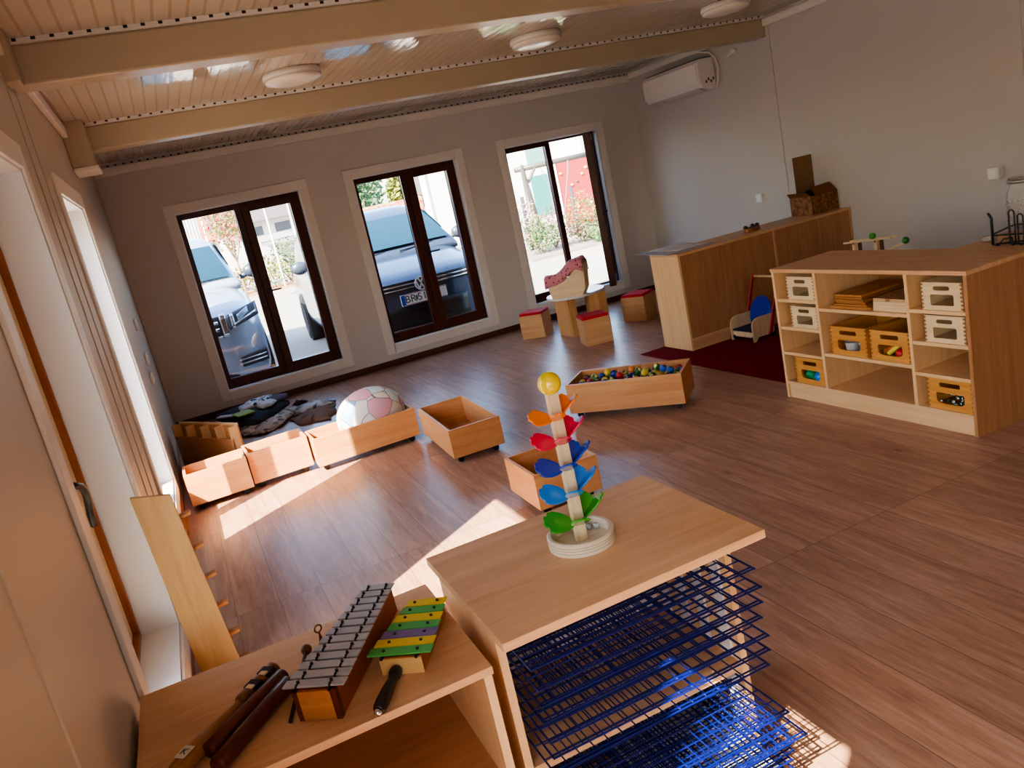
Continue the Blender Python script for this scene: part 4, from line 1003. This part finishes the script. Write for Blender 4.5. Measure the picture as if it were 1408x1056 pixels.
# ------------------------------------------------------------------ outdoors
GZ = -.06
CONC = plain('concrete_yard', '#978f84', .8, var=.08, scale=2)
struct('ground', bx(-40, 60, .24, 70, GZ-.1, GZ), CONC)
struct('ground_side', bx(-40, -.24, -30, .24, GZ-.1, GZ), CONC)
SILV = plain('car_silver', '#99a6b5', .28, metal=.35, var=.01, coat=.5)
GREY = plain('car_graphite', '#333f54', .25, metal=.4, var=.01, coat=.6)
CGL = plain('car_glass', '#12303f', .06, metal=.0, var=.0, spec=.45)
GRL = plain('car_grille_black', '#0c0d10', .4)
LMP = plain('headlight_glass', '#9fb4c8', .08, metal=.5, var=.25, scale=30)
def car(label, loc, rz, W2, hoodz, cowl, roof, LEN, paint, kind):
    t = thing('car', label, 'car', (loc[0], loc[1], GZ), rz)
    def curve(x, y): return .24*(abs(x)/W2)**2.6*max(0, min(1, 1.6-y))
    def sec(y, hw, zb, zt, e=5., n=36):
        pts = []
        for i in range(n):
            a = 2*PI*(i+.5)/n; c, s = math.cos(a), math.sin(a)
            x = hw*math.copysign(abs(c)**(2/e), c); z = (zb+zt)/2+(zt-zb)/2*math.copysign(abs(s)**(2/e), s)
            pts.append((x, y+curve(x, y), z))
        return pts
    cz, cy_ = cowl
    st = [(0, .05, .25, hoodz-.2), (0, .45, .2, hoodz-.12), (0, .85, .17, hoodz-.08), (.035, .93, .16, hoodz-.03), (.12, .97, .15, hoodz+.02), (.3, .985, .15, hoodz+.07), (cy_*.6, 1, .15, (hoodz+cz)/2+.05), (cy_, 1, .16, cz), (cy_+.3, 1, .17, cz+.02), (LEN*.7, 1, .17, cz+.02), (LEN-.3, .99, .2, cz), (LEN-.05, .94, .3, cz-.1), (LEN, .8, .4, cz-.25)]
    m = MB(); m.loft([sec(y, hw*W2, zb, zt) for y, hw, zb, zt in st])
    body = m.build('car_body', paint, t, smooth=True)
    # cabin
    rz0, ry = roof
    def cab(y, zt, hwb, hwt, n=24):
        pts = []; zb = cz-.1
        for i in range(n):
            a = 2*PI*(i+.5)/n; c, s = math.cos(a), math.sin(a)
            z = (zb+zt)/2+(zt-zb)/2*math.copysign(abs(s)**.35, s); f = (z-zb)/(zt-zb+1e-6)
            x = (hwb+(hwt-hwb)*f)*math.copysign(abs(c)**.35, c); pts.append((x, y, z))
        return pts
    yb = cy_-.05
    m = MB(); k = .42
    rings = []
    for f in (0, .25, .5, .75, 1.0):
        y = yb+(ry-yb)*f; z = cz+(rz0-cz)*(f**.85); rings.append(cab(y, z, W2*.93, W2*(.93-.13*f)))
    rings += [cab(ry+.35, rz0+.045, W2*.93, W2*.79), cab(ry+1.2, rz0+.06, W2*.93, W2*.79), cab(LEN-.7, rz0+.03, W2*.93, W2*.79), cab(LEN-.12, cz+.05, W2*.9, W2*.85)]
    m.loft(rings); m.build('cabin', paint, t, smooth=True)
    # windscreen and side glass
    def ws(u, v):
        f = .08+.68*v; y = yb+(ry-yb)*f; z = cz+(rz0-cz)*(f**.85)+.012; hw = W2*(.86-.14*f)
        x = (2*u-1)*hw; return (x, y-.012+.0*abs(x)-.02*(1-(2*u-1)**2), z+.01*(1-(2*u-1)**2))
    m = MB(); m.grid(ws, 12, 10); m.build('windscreen', CGL, t, smooth=True)
    for sg in (-1, 1):
        m = MB()
        def sw(u, v):
            y = cy_+.35+(LEN-1.0-cy_-.35)*u; z0 = cz+.04; z1 = min(rz0-.08, cz+.05+(rz0-cz)*max(0, (y-yb)/(ry-yb))**.85-.1) if y < ry else rz0-.06
            z1 = max(z1, z0+.01); z = z0+(z1-z0)*v; f = (z-cz+.1)/(rz0-cz+.1); return (sg*(W2*(.93-.13*f)+.012), y, z)
        m.grid(sw, 10, 4); m.build('side_window', CGL, t, smooth=True)
        mm = MB(); mm.sphere((sg*(W2+.13), cy_+.42, cz+.07), .1, 14, 10, (1.05, .6, .8)); mm.rod((sg*(W2-.02), cy_+.42, cz+.02), (sg*(W2+.1), cy_+.42, cz+.05), .03)
        mm.build('wing_mirror', plain('mirror_dark', '#39424f', .3), t, smooth=True)
        for wy in (.95, LEN-.98):
            x = sg*(W2-.09)
            wl = MB().lathe([(.2, -.11), (.30, -.11), (.325, -.09), (.325, .09), (.30, .11), (.2, .11)], n=32, M=TR(x+sg*.0, wy, .325) @ RYm).build('tyre', plain('tyre_black', '#16171a', .8), t, smooth=True)
            m = MB(); m.lathe([(.001, .09), (.05, .1), (.06, .085), (.19, .1), (.205, .112), (.205, .05), (.001, .05)], n=30, M=TR(x, wy, .325) @ (RYm if sg > 0 else Matrix.Rotation(-PI/2, 4, 'Y')))
            m.build('wheel_rim', plain('alloy', '#8f949b', .3, metal=.8), wl, smooth=False)
            m = MB(); m.lathe([(.33, -.1), (.372, -.1), (.372, .103), (.33, .103)], n=32, close=True, M=TR(x, wy, .325) @ RYm); m.build('wheel_arch', GRL, t, smooth=True)
    def fy(x): return curve(x, 0)
    def patch(name, x0, x1, zlo, zhi, mat, off=.012, par=t, nx=10, nz=4, sl=0., th=.014):
        def f(u, v):
            x = x0+(x1-x0)*u; a, b2 = (zlo(u) if callable(zlo) else zlo), (zhi(u) if callable(zhi) else zhi)
            z = a+(b2-a)*v; back = max(0, z-(hoodz-.16))*sl; return (x, fy(x)-off+back, z)
        m = MB(); m.grid(f, nx, nz); return m.build(name, mat, par, smooth=True, solid=th)
    if kind == 'mpv':
        patch('upper_grille', -.56, .56, hoodz-.13, hoodz-.03, GRL, .01)
        for z in (hoodz-.105, hoodz-.065): patch('chrome_strip', -.55, .55, z-.006, z+.006, CHR, .024, th=.006)
        for s in (-1, 1):
            patch('headlight', s*.57, s*.9, lambda u: hoodz-.13+.02*u, lambda u: hoodz-.02+.07*u, LMP, .03, sl=.35)
            patch('bumper_line', s*.42, s*.62, .3, .315, CHR, .015, th=.006)
            patch('side_intake', s*.62, s*.86, .27, .36, GRL, .01)
            patch('fog_strip', s*.63, s*.84, .38, .39, CHR, .016, th=.005)
        patch('lower_intake', -.5, .5, .33, hoodz-.30, GRL, .008)
        patch('chrome_lip', -.5, .5, lambda u: .318, lambda u: .332, CHR, .018, th=.006)
        patch('bumper_bar', -.86, .86, .17, .26, plain('bumper_shadow', '#22252c', .4), .004)
        # round badge on the grille
        bz = hoodz-.085
        bd = MB().lathe([(.001, .0), (.074, .0), (.074, .008), (.001, .008)], n=32, M=TR(0, -.028, bz) @ Matrix.Rotation(PI/2, 4, 'X')).build('badge', plain('badge_dark', '#23262c', .3), t)
        m = MB(); m.lathe([(.062, .0), (.074, .0), (.074, .006), (.062, .006)], n=36, close=True, M=TR(0, -.036, bz) @ Matrix.Rotation(PI/2, 4, 'X'))
        def seg(a, b2, w=.0085): 
            a, b2 = Vector((a[0], -.04, bz+a[1])), Vector((b2[0], -.04, bz+b2[1])); d = (b2-a).normalized(); nn = Vector((d.z, 0, -d.x))*w; th_ = Vector((0, .005, 0))
            m.hexa([a-nn, b2-nn, b2-nn+th_, a-nn+th_], [a+nn, b2+nn, b2+nn+th_, a+nn+th_])
        seg((-.026, .06), (0, .006)); seg((.026, .06), (0, .006))
        for s in (-1, 1): seg((s*.056, .034), (s*.028, -.056)); seg((s*.028, -.056), (0, -.002))
        m.build('badge_letters', plain('badge_white', '#e6e8ea', .25), bd)
        pz = hoodz-.225
        pl_ = bx(-.26, .26, -.034, -.026, pz-.06, pz+.06).build('number_plate', plain('plate_white', '#e9e9e6', .35, var=.01), t, bevel=.004)
        bx(-.256, -.212, -.0345, -.033, pz-.055, pz+.055).build('plate_band', plain('plate_blue', '#1f3fa6', .4), pl_)
        for s in (-1, 1): bx(-.21, .256, -.0345, -.033, pz+s*.054-.003, pz+s*.054+.003).build('plate_line', plain('plate_red', '#b7444a', .4), pl_)
        RXm = Matrix.Rotation(PI/2, 4, 'X')
        for txt, xx, sz in (('BR', -.152, .112), ('51', -.02, .112)):
            me = text_mesh(txt, sz, .0008); me.transform(TR(xx, -.0355, pz) @ RXm); link('plate_letters', me, plain('plate_ink', '#191a1e', .4), pl_)
        m = MB(); m.prism([(-.015, .028), (.015, .028), (.015, -.01), (0, -.03), (-.015, -.01)], 0, .0012, TR(-.083, -.0345, pz) @ RXm); m.build('plate_crest', plain('crest_grey', '#5d6a5a', .5), pl_)
    else:
        patch('grille', -.52, .52, hoodz-.24, hoodz-.04, GRL, .006)
        patch('grille_frame', -.54, .54, hoodz-.255, hoodz-.237, CHR, .016, th=.01)
        for z in (hoodz-.17, hoodz-.1): patch('chrome_strip', -.5, .5, z-.016, z+.016, CHR, .022, th=.012)
        for s in (-1, 1):
            patch('grille_surround', s*.53, s*.58, hoodz-.26, hoodz-.02, CHR, .018, th=.014)
            hl = patch('headlight', s*.6, s*.92, lambda u: hoodz-.2+.08*u, lambda u: hoodz-.05+.07*u, plain('headlight_dark', '#2f3b46', .3, metal=.1, var=.5, scale=25), .025, sl=.3)
            patch('light_strip', s*.63, s*.66, hoodz-.19, hoodz-.04, CHR, .045, hl, th=.006, sl=.3)
            patch('light_strip', s*.66, s*.9, lambda u: hoodz-.16+.08*u, lambda u: hoodz-.145+.08*u, CHR, .045, hl, th=.006, sl=.3)
            patch('lamp_lens', s*.7, s*.82, lambda u: hoodz-.13+.06*u, lambda u: hoodz-.07+.06*u, LMP, .04, hl, th=.01, sl=.3)
            patch('side_intake', s*.62, s*.9, .37, lambda u: .47+.03*u, GRL, .008)
            for z in (.405, .445): patch('intake_bar', s*.6, s*.9, z-.006, z+.006, CHR, .02, th=.008)
        patch('lower_intake', -.56, .56, .25, lambda u: .40-.22*max(0, abs(2*u-1)-.6), GRL, .008)
        patch('bumper_lip', -.62, .62, .215, .25, CHR, .012)
        patch('under_bumper', -.9, .9, .1, .21, plain('bumper_shadow', '#22252c', .4), .0)
    m = MB(); m.rod((.1, cy_-.06, cz+.02), (.55, cy_+.02, cz+.04), .008); m.rod((-.5, cy_-.06, cz+.02), (-.05, cy_+.02, cz+.04), .008); m.build('wiper', BLK, t)
    return t
car('dark blue-grey family car facing the middle window', (2.735, .40), math.radians(-2.5), .9, .86, (1.08, 1.15), (1.60, 2.1), 4.8, GREY, 'mpv')
car('silver van facing the left window', (.14, .55), 0, .965, .97, (1.19, 1.1), (1.74, 2.0), 5.1, SILV, 'van')

# houses, fence and playground pieces
HW = plain('house_white', '#bdb9b3', .7, var=.02); RT = plain('roof_grey', '#524e4d', .8, var=.12, scale=3); RRED = plain('roof_red', '#8f4f3c', .8, var=.12, scale=4)
DKW = plain('house_window', '#3a3f48', .2); TEAL = plain('teal_paint', '#2f6f6c', .5, var=.04)
h = thing('house', 'white house with dark grey roof beyond the left window', 'house', (2.6, 25, GZ))
bx(0, 4.2, 0, 3, 0, 2.33).build('wall', HW, h)
m = MB(); m._add([(-.3,-.4,2.3),(4.5,-.4,2.3),(4.5,1.5,3.6),(-.3,1.5,3.6),(-.3,3.4,2.3),(4.5,3.4,2.3)], [(0,1,2,3),(3,2,5,4),(0,3,4),(1,5,2),(0,4,5,1)]); m.build('roof', RT, h)
for x0, x1 in ((1.2, 1.52), (2.0, 2.6), (3.3, 3.9)): bx(x0, x1, -.03, 0, 1.78, 2.12).build('window', DKW, h)
m = MB(); m.hexa([(1.2,-1.0,1.48),(2.5,-1.0,1.48),(2.5,0,1.72),(1.2,0,1.72)], [(1.2,-1.0,1.52),(2.5,-1.0,1.52),(2.5,0,1.76),(1.2,0,1.76)])
for k in range(6): m.prism([(1.2+.217*k, 1.36), (1.2+.217*k+.108, 1.32), (1.2+.217*(k+1), 1.36), (1.2+.217*(k+1), 1.5), (1.2+.217*k, 1.5)], .99, 1.0, Matrix(((1,0,0,0),(0,0,-1,0),(0,1,0,0),(0,0,0,1))))
m.build('awning', plain('awning_grey', '#8a8a8c', .8), h)
h = thing('house', 'house with red tiled roof behind the small reddish tree', 'house', (-1.5, 34, GZ))
bx(0, 7.4, 0, 6, 0, 2.2).build('wall', HW, h)
m = MB(); m._add([(-.3,-.4,2.1),(7.7,-.4,2.1),(7.7,3,5),(-.3,3,5),(-.3,6.4,2.1),(7.7,6.4,2.1)], [(0,1,2,3),(3,2,5,4),(0,3,4),(1,5,2),(0,4,5,1)]); m.build('roof', RRED, h)
h = thing('house', 'large white building with teal door behind the swing frame', 'house', (9.45, 20, GZ))
bx(0, 9.5, 0, .8, 0, 4.6).build('wall', plain('render_white', '#c9c6c2', .75, var=.01), h)
bx(3.98, 4.66, -.05, 0, .25, 1.72).build('door', TEAL, h)
bx(3.98, 4.66, -.05, 0, 2.12, 2.9).build('window', plain('teal_pale', '#557f7c', .4), h)
bx(-.03, .03, -.03, .03, 0, 4.4).build('downpipe', plain('pipe_grey', '#8d8f90', .5), h)
bx(6.3, 9.5, -.06, 0, 1.9, 4.6).build('grey_panel', plain('panel_pale', '#a5a8b4', .6), h)
h = thing('house', 'distant house with steep grey gable at the edge of the white building', 'house', (11.2, 29, GZ))
bx(0, 3, 0, 3, 0, 2.1).build('wall', HW, h)
m = MB(); m._add([(-.2,-.2,2.0),(3.2,-.2,2.0),(3.2,1.5,3.4),(-.2,1.5,3.4)], [(0,1,2,3)]); m.build('roof', RT, h, solid=.08)
bx(.5, .9, -.02, 0, 1.5, 1.9).build('window', DKW, h)
h = thing('shed', 'grey corrugated shed far behind the silver van', 'shed', (.4, 20.5, GZ))
bx(0, 1.25, 0, 1.5, 0, 2.9).build('wall', plain('corrugated', '#a7a3a0', .6, var=.1, scale=8), h)
m = MB()
for k in range(12): m.box(.03+k*.1, .07+k*.1, -.02, 0, 0, 2.88)
m.build('ribs', plain('corrugated_rib', '#c2bfbb', .6), h)
for x, y, lb in ((3.54, 18.2, 'thin white flagpole nearest the silver van in the left window'), (4.26, 18.2, 'thin white flagpole at the right of the other one'), (1.66, 17.8, 'thin white pole beside the corrugated shed')):
    o = MB().rod((0, 0, 0), (0, 0, 5.5), .028, .02).build('flagpole', plain('pole_white', '#eeeeee', .4), None); o.location = (x, y, GZ); tag(o, lb, 'pole')
cw = thing('climbing_wall', 'red climbing wall panel with coloured holds outside the right window', 'climbing wall', (11.5, 14, GZ))
bx(0, 1.7, 0, .1, 0, 1.93).build('wall_panel', plain('faded_red', '#8a2a24', .7, var=.06), cw)
bx(-.1, 0, -.03, .12, 0, 2.0).build('edge_post', plain('post_white', '#e6e3de', .6), cw)
bx(-.1, 1.7, -.02, .12, 1.93, 1.97).build('top_rail', plain('rail_grey', '#b9b4b0', .6), cw)
random.seed(3)
for k in range(14):
    MB().sphere((random.uniform(.1, 1.5), -.02, random.uniform(.5, 1.8)), .045, 8, 6, (1.2, .6, .8)).build('climbing_hold', plain('hold_%d' % (k % 3), ['#c9a93c', '#5d4a42', '#d9d2c6'][k % 3], .6), cw, smooth=True)
LOG = wood('weathered_log', '#524c44', '#3a352f', 'x')
sw = thing('swing_frame', 'weathered log swing frame in front of the white building', 'swing', (9.0, 11, GZ))
m = MB(); m.rod((-.15, 0, 1.9), (2.4, .1, 1.93), .065, n=14); m.build('cross_beam', LOG, sw, smooth=True)
for x, dy in ((0.05, -.75), (.05, .75), (2.25, -.75), (2.25, .75)):
    MB().rod((x-.35*(dy < 0)*(x < 1)+.55*(dy > 0)*(x < 1), dy, 0), (x, 0, 1.98), .06, .05, n=14).build('log_leg', LOG, sw, smooth=True)
MB().rod((.15, 0, 1.55), (.42, 0, 1.9), .04).build('brace', LOG, sw)
m = MB(); m.path([(.55, 0, 1.88), (.62, 0, 1.6), (.95, 0, .5), (1.3, 0, 1.6), (1.36, 0, 1.88)], .012); m.build('swing_rope', plain('rope_blue', '#5d7686', .7), sw)
for x, y, hh, lb in ((9.24, 9, 1.27, 'weathered fence post nearest the red climbing wall'), (7.98, 9, 1.27, 'weathered fence post left of the swing legs'), (6.3, 8.0, 1.35, 'thin dark post in front of the white building in the middle window')):
    o = MB().rod((0, 0, 0), (0, 0, hh), .04 if x > 7 else .025, n=10).build('fence_post', plain('post_grey', '#343338', .8, var=.2), None, smooth=True); o.location = (x, y, GZ); tag(o, lb, 'post')
def bush(name, label, cat, x, y, r, hgt_, cols, n=600, leaf=.05, trunk=0, z0=0., seed=1, zo=.0):
    random.seed(seed)
    t = thing(name, label, cat, (x, y, GZ+zo))
    m = MB()
    for _ in range(n):
        a = random.uniform(0, 2*PI); u = random.uniform(-1, 1); rr = random.random()**.45
        s_ = math.sqrt(1-u*u)
        c = Vector((r*rr*s_*math.cos(a), r*rr*s_*math.sin(a), trunk+z0+(hgt_/2)*(1+rr*u)))
        d = Vector((random.uniform(-1, 1), random.uniform(-1, 1), random.uniform(-1, 1))).normalized(); e = d.orthogonal().normalized(); l = leaf*random.uniform(.6, 1.3)
        m._add([c-d*l, c+e*l*.5, c+d*l, c-e*l*.5], [(0,1,2,3)])
    m.build('foliage', patches('leaf_'+'_'.join(c.strip('#') for c in cols), cols, 9, .7), t)
    m = MB()
    if trunk: m.rod((0, 0, 0), (0, 0, trunk+hgt_*.6), max(.02, r*.06), .01)
    for k in range(7):
        a = 2*PI*k/7+seed; m.rod((0, 0, trunk*.8), (r*.75*math.cos(a), r*.75*math.sin(a), trunk+hgt_*random.uniform(.4, .85)), max(.008, r*.025), .005, n=6)
    m.build('branches', plain('bark', '#7d6a55', .9, var=.2), t)
    return t
AUT = ['#7d3519', '#a8632c', '#7f7d28', '#963a27', '#6a7428']; GRN = ['#274217', '#425c22', '#26441c', '#6f8636', '#41662a']; YEL = ['#76721f', '#58661f', '#827627', '#5d7528']; DRY = ['#694d34', '#47552a', '#5d3a2c', '#755b42', '#3d4f2b']; DG = ['#264a26', '#40662f', '#1d3f21', '#577a3c']
bush('young_tree', 'small autumn tree with orange leaves in the left window', 'tree', 2.02, 14, .62, 1.5, AUT, 900, .055, 1.45, seed=2)
for i, (x, y, r, hh, c, lb) in enumerate([(3.0, 18.6, .9, 1.1, YEL, 'yellow-green shrub right of the silver van'), (3.95, 19.2, .8, 1.5, GRN, 'taller green shrub by the two flagpoles'), (4.9, 19, .9, .9, YEL, 'yellowish shrub behind the flank of the dark car'), (1.9, 18.8, .8, .8, AUT, 'low orange shrub under the small autumn tree'), (5.9, 19.5, 1., 1.1, DRY, 'dry brownish shrub farthest right in the flower bed')]):
    bush('shrub', lb, 'shrub', x, y, r, hh, c, 600, .06, seed=10+i, zo=.062)
for i, (x, y, r, hh, c, lb) in enumerate([(7.65, 7.7, .42, .75, GRN, 'leafy green shrub at the left edge of the right window'), (8.15, 8.1, .5, .95, DRY, 'dry flowering shrub left of the middle bar of the right window'), (8.75, 7.9, .42, .6, DRY, 'low dry shrub right of the middle bar of the right window'), (9.05, 8.2, .45, 1.1, YEL, 'tall yellow-green shrub before the red climbing wall'), (8.85, 7.1, .4, .42, GRN, 'low green shrub at the front of the flower bed'), (8.0, 9.0, .3, 1.25, ['#b88a8a', '#a56a6a', '#c9b0a8', '#8fa06a'], 'thin pinkish shrub by the left fence post'), (9.55, 7.6, .5, .75, DRY, 'dry shrub at the right edge of the flower bed')]):
    bush('shrub', lb, 'shrub', x, y, r, hh, c, 650, .038, seed=30+i, zo=.052)
o = bx(7.0, 10.2, 6.9, 9.6, GZ, GZ+.05).build('flower_bed', plain('bed_soil', '#7d7468', .95, var=.3, scale=12, bump=.6), None); tag(o, 'grey soil flower bed outside the right window', 'flower bed')
o = bx(1.2, 7.2, 18, 20.4, GZ, GZ+.06).build('flower_bed', plain('bed_soil2', '#a5784f', .95, var=.3, scale=6), None); tag(o, 'brown flower bed in front of the white house', 'flower bed')
for i, (x, y, r, hh, c, lb) in enumerate([(8.6, 27.5, 1.3, 4.2, DG, 'dark green tree at the left of the middle window view'), (9.7, 33, 1.5, 4.6, DG, 'dark green tree in the middle of the middle window view'), (9.9, 25.5, .5, 2.6, YEL, 'yellow-green tree beside the white building'), (6.6, 35, 1.4, 4.2, DG, 'dark green tree farthest left behind the dark car')]):
    bush('garden_tree', lb, 'tree', x, y, r, hh, c, 1100, .15, .6, seed=50+i)
o = bx(4.9, 7.6, 15, 15.8, GZ, 1.72+.06).build('red_hedge', patches('red_leaves', ['#b5654f', '#9a4a3c', '#c98463', '#7a8a4a'], 14, .9, bump=.8), None, bevel=.06); tag(o, 'reddish clipped hedge behind the dark car roof', 'hedge')
for i, x in enumerate((-7, -12)):
    bush('garden_tree', ['tree beyond the side windows, nearer one', 'tree beyond the side windows, farther one'][i], 'tree', x, 6+4*i, 1.6, 3.2, DG, 500, .16, .6, seed=70+i)

# ------------------------------------------------------------------ light
wd = bpy.data.worlds.new('World'); S.world = wd; wd.use_nodes = True
nt = wd.node_tree; bg = nt.nodes['Background']
sky = nt.nodes.new('ShaderNodeTexSky'); sky.sky_type = 'NISHITA'; sky.sun_disc = False
sd = Vector((1, .70, -1.07)).normalized()
sky.sun_elevation = math.asin(-sd.z); sky.sun_rotation = math.atan2(-sd.x, -sd.y)
sky.air_density = 1.2; sky.dust_density = 1.5; sky.ozone_density = 1.2
nt.links.new(sky.outputs[0], bg.inputs[0]); bg.inputs[1].default_value = .85
sun = bpy.data.lights.new('sun', 'SUN'); sun.energy = 27; sun.angle = math.radians(.53); sun.color = (1, .85, .6)
so = bpy.data.objects.new('sun', sun); COL.objects.link(so); so.rotation_euler = sd.to_track_quat('-Z', 'Y').to_euler(); so.location = (-6, -10, 9)
def area(name, loc, rot, sx, sy, en, col):
    l = bpy.data.lights.new(name, 'AREA'); l.shape = 'RECTANGLE'; l.size = sx; l.size_y = sy; l.energy = en; l.color = col
    o = bpy.data.objects.new(name, l); COL.objects.link(o); o.location = loc; o.rotation_euler = rot; return o
area('rear_fill_light', (.25, -9.7, 1.3), (0, math.radians(-78), math.radians(28)), 1.4, 1.2, 18, (1, .95, .9))  # added fill behind the camera, stands for no real fitting

# ------------------------------------------------------------------ camera
cam = bpy.data.cameras.new('camera'); co = bpy.data.objects.new('camera', cam); COL.objects.link(co)
R3 = Matrix(((0.89483486, 0.28317607, -0.34508244), (-0.39402966, 0.13775816, -0.9087152), (-0.20978848, 0.94912275, 0.23485057)))
co.matrix_world = Matrix.Translation((0.33294532, -7.97277916, 1.5)) @ R3.to_4x4()
cam.sensor_fit = 'HORIZONTAL'; cam.sensor_width = 36; cam.lens = 1102.825/1408*36
cam.clip_start = .02; cam.clip_end = 300
S.camera = co
S.view_settings.view_transform = 'AgX'; S.view_settings.look = 'AgX - Medium High Contrast'
S.view_settings.exposure = .85
S.view_settings.use_white_balance = True; S.view_settings.white_balance_temperature = 6050
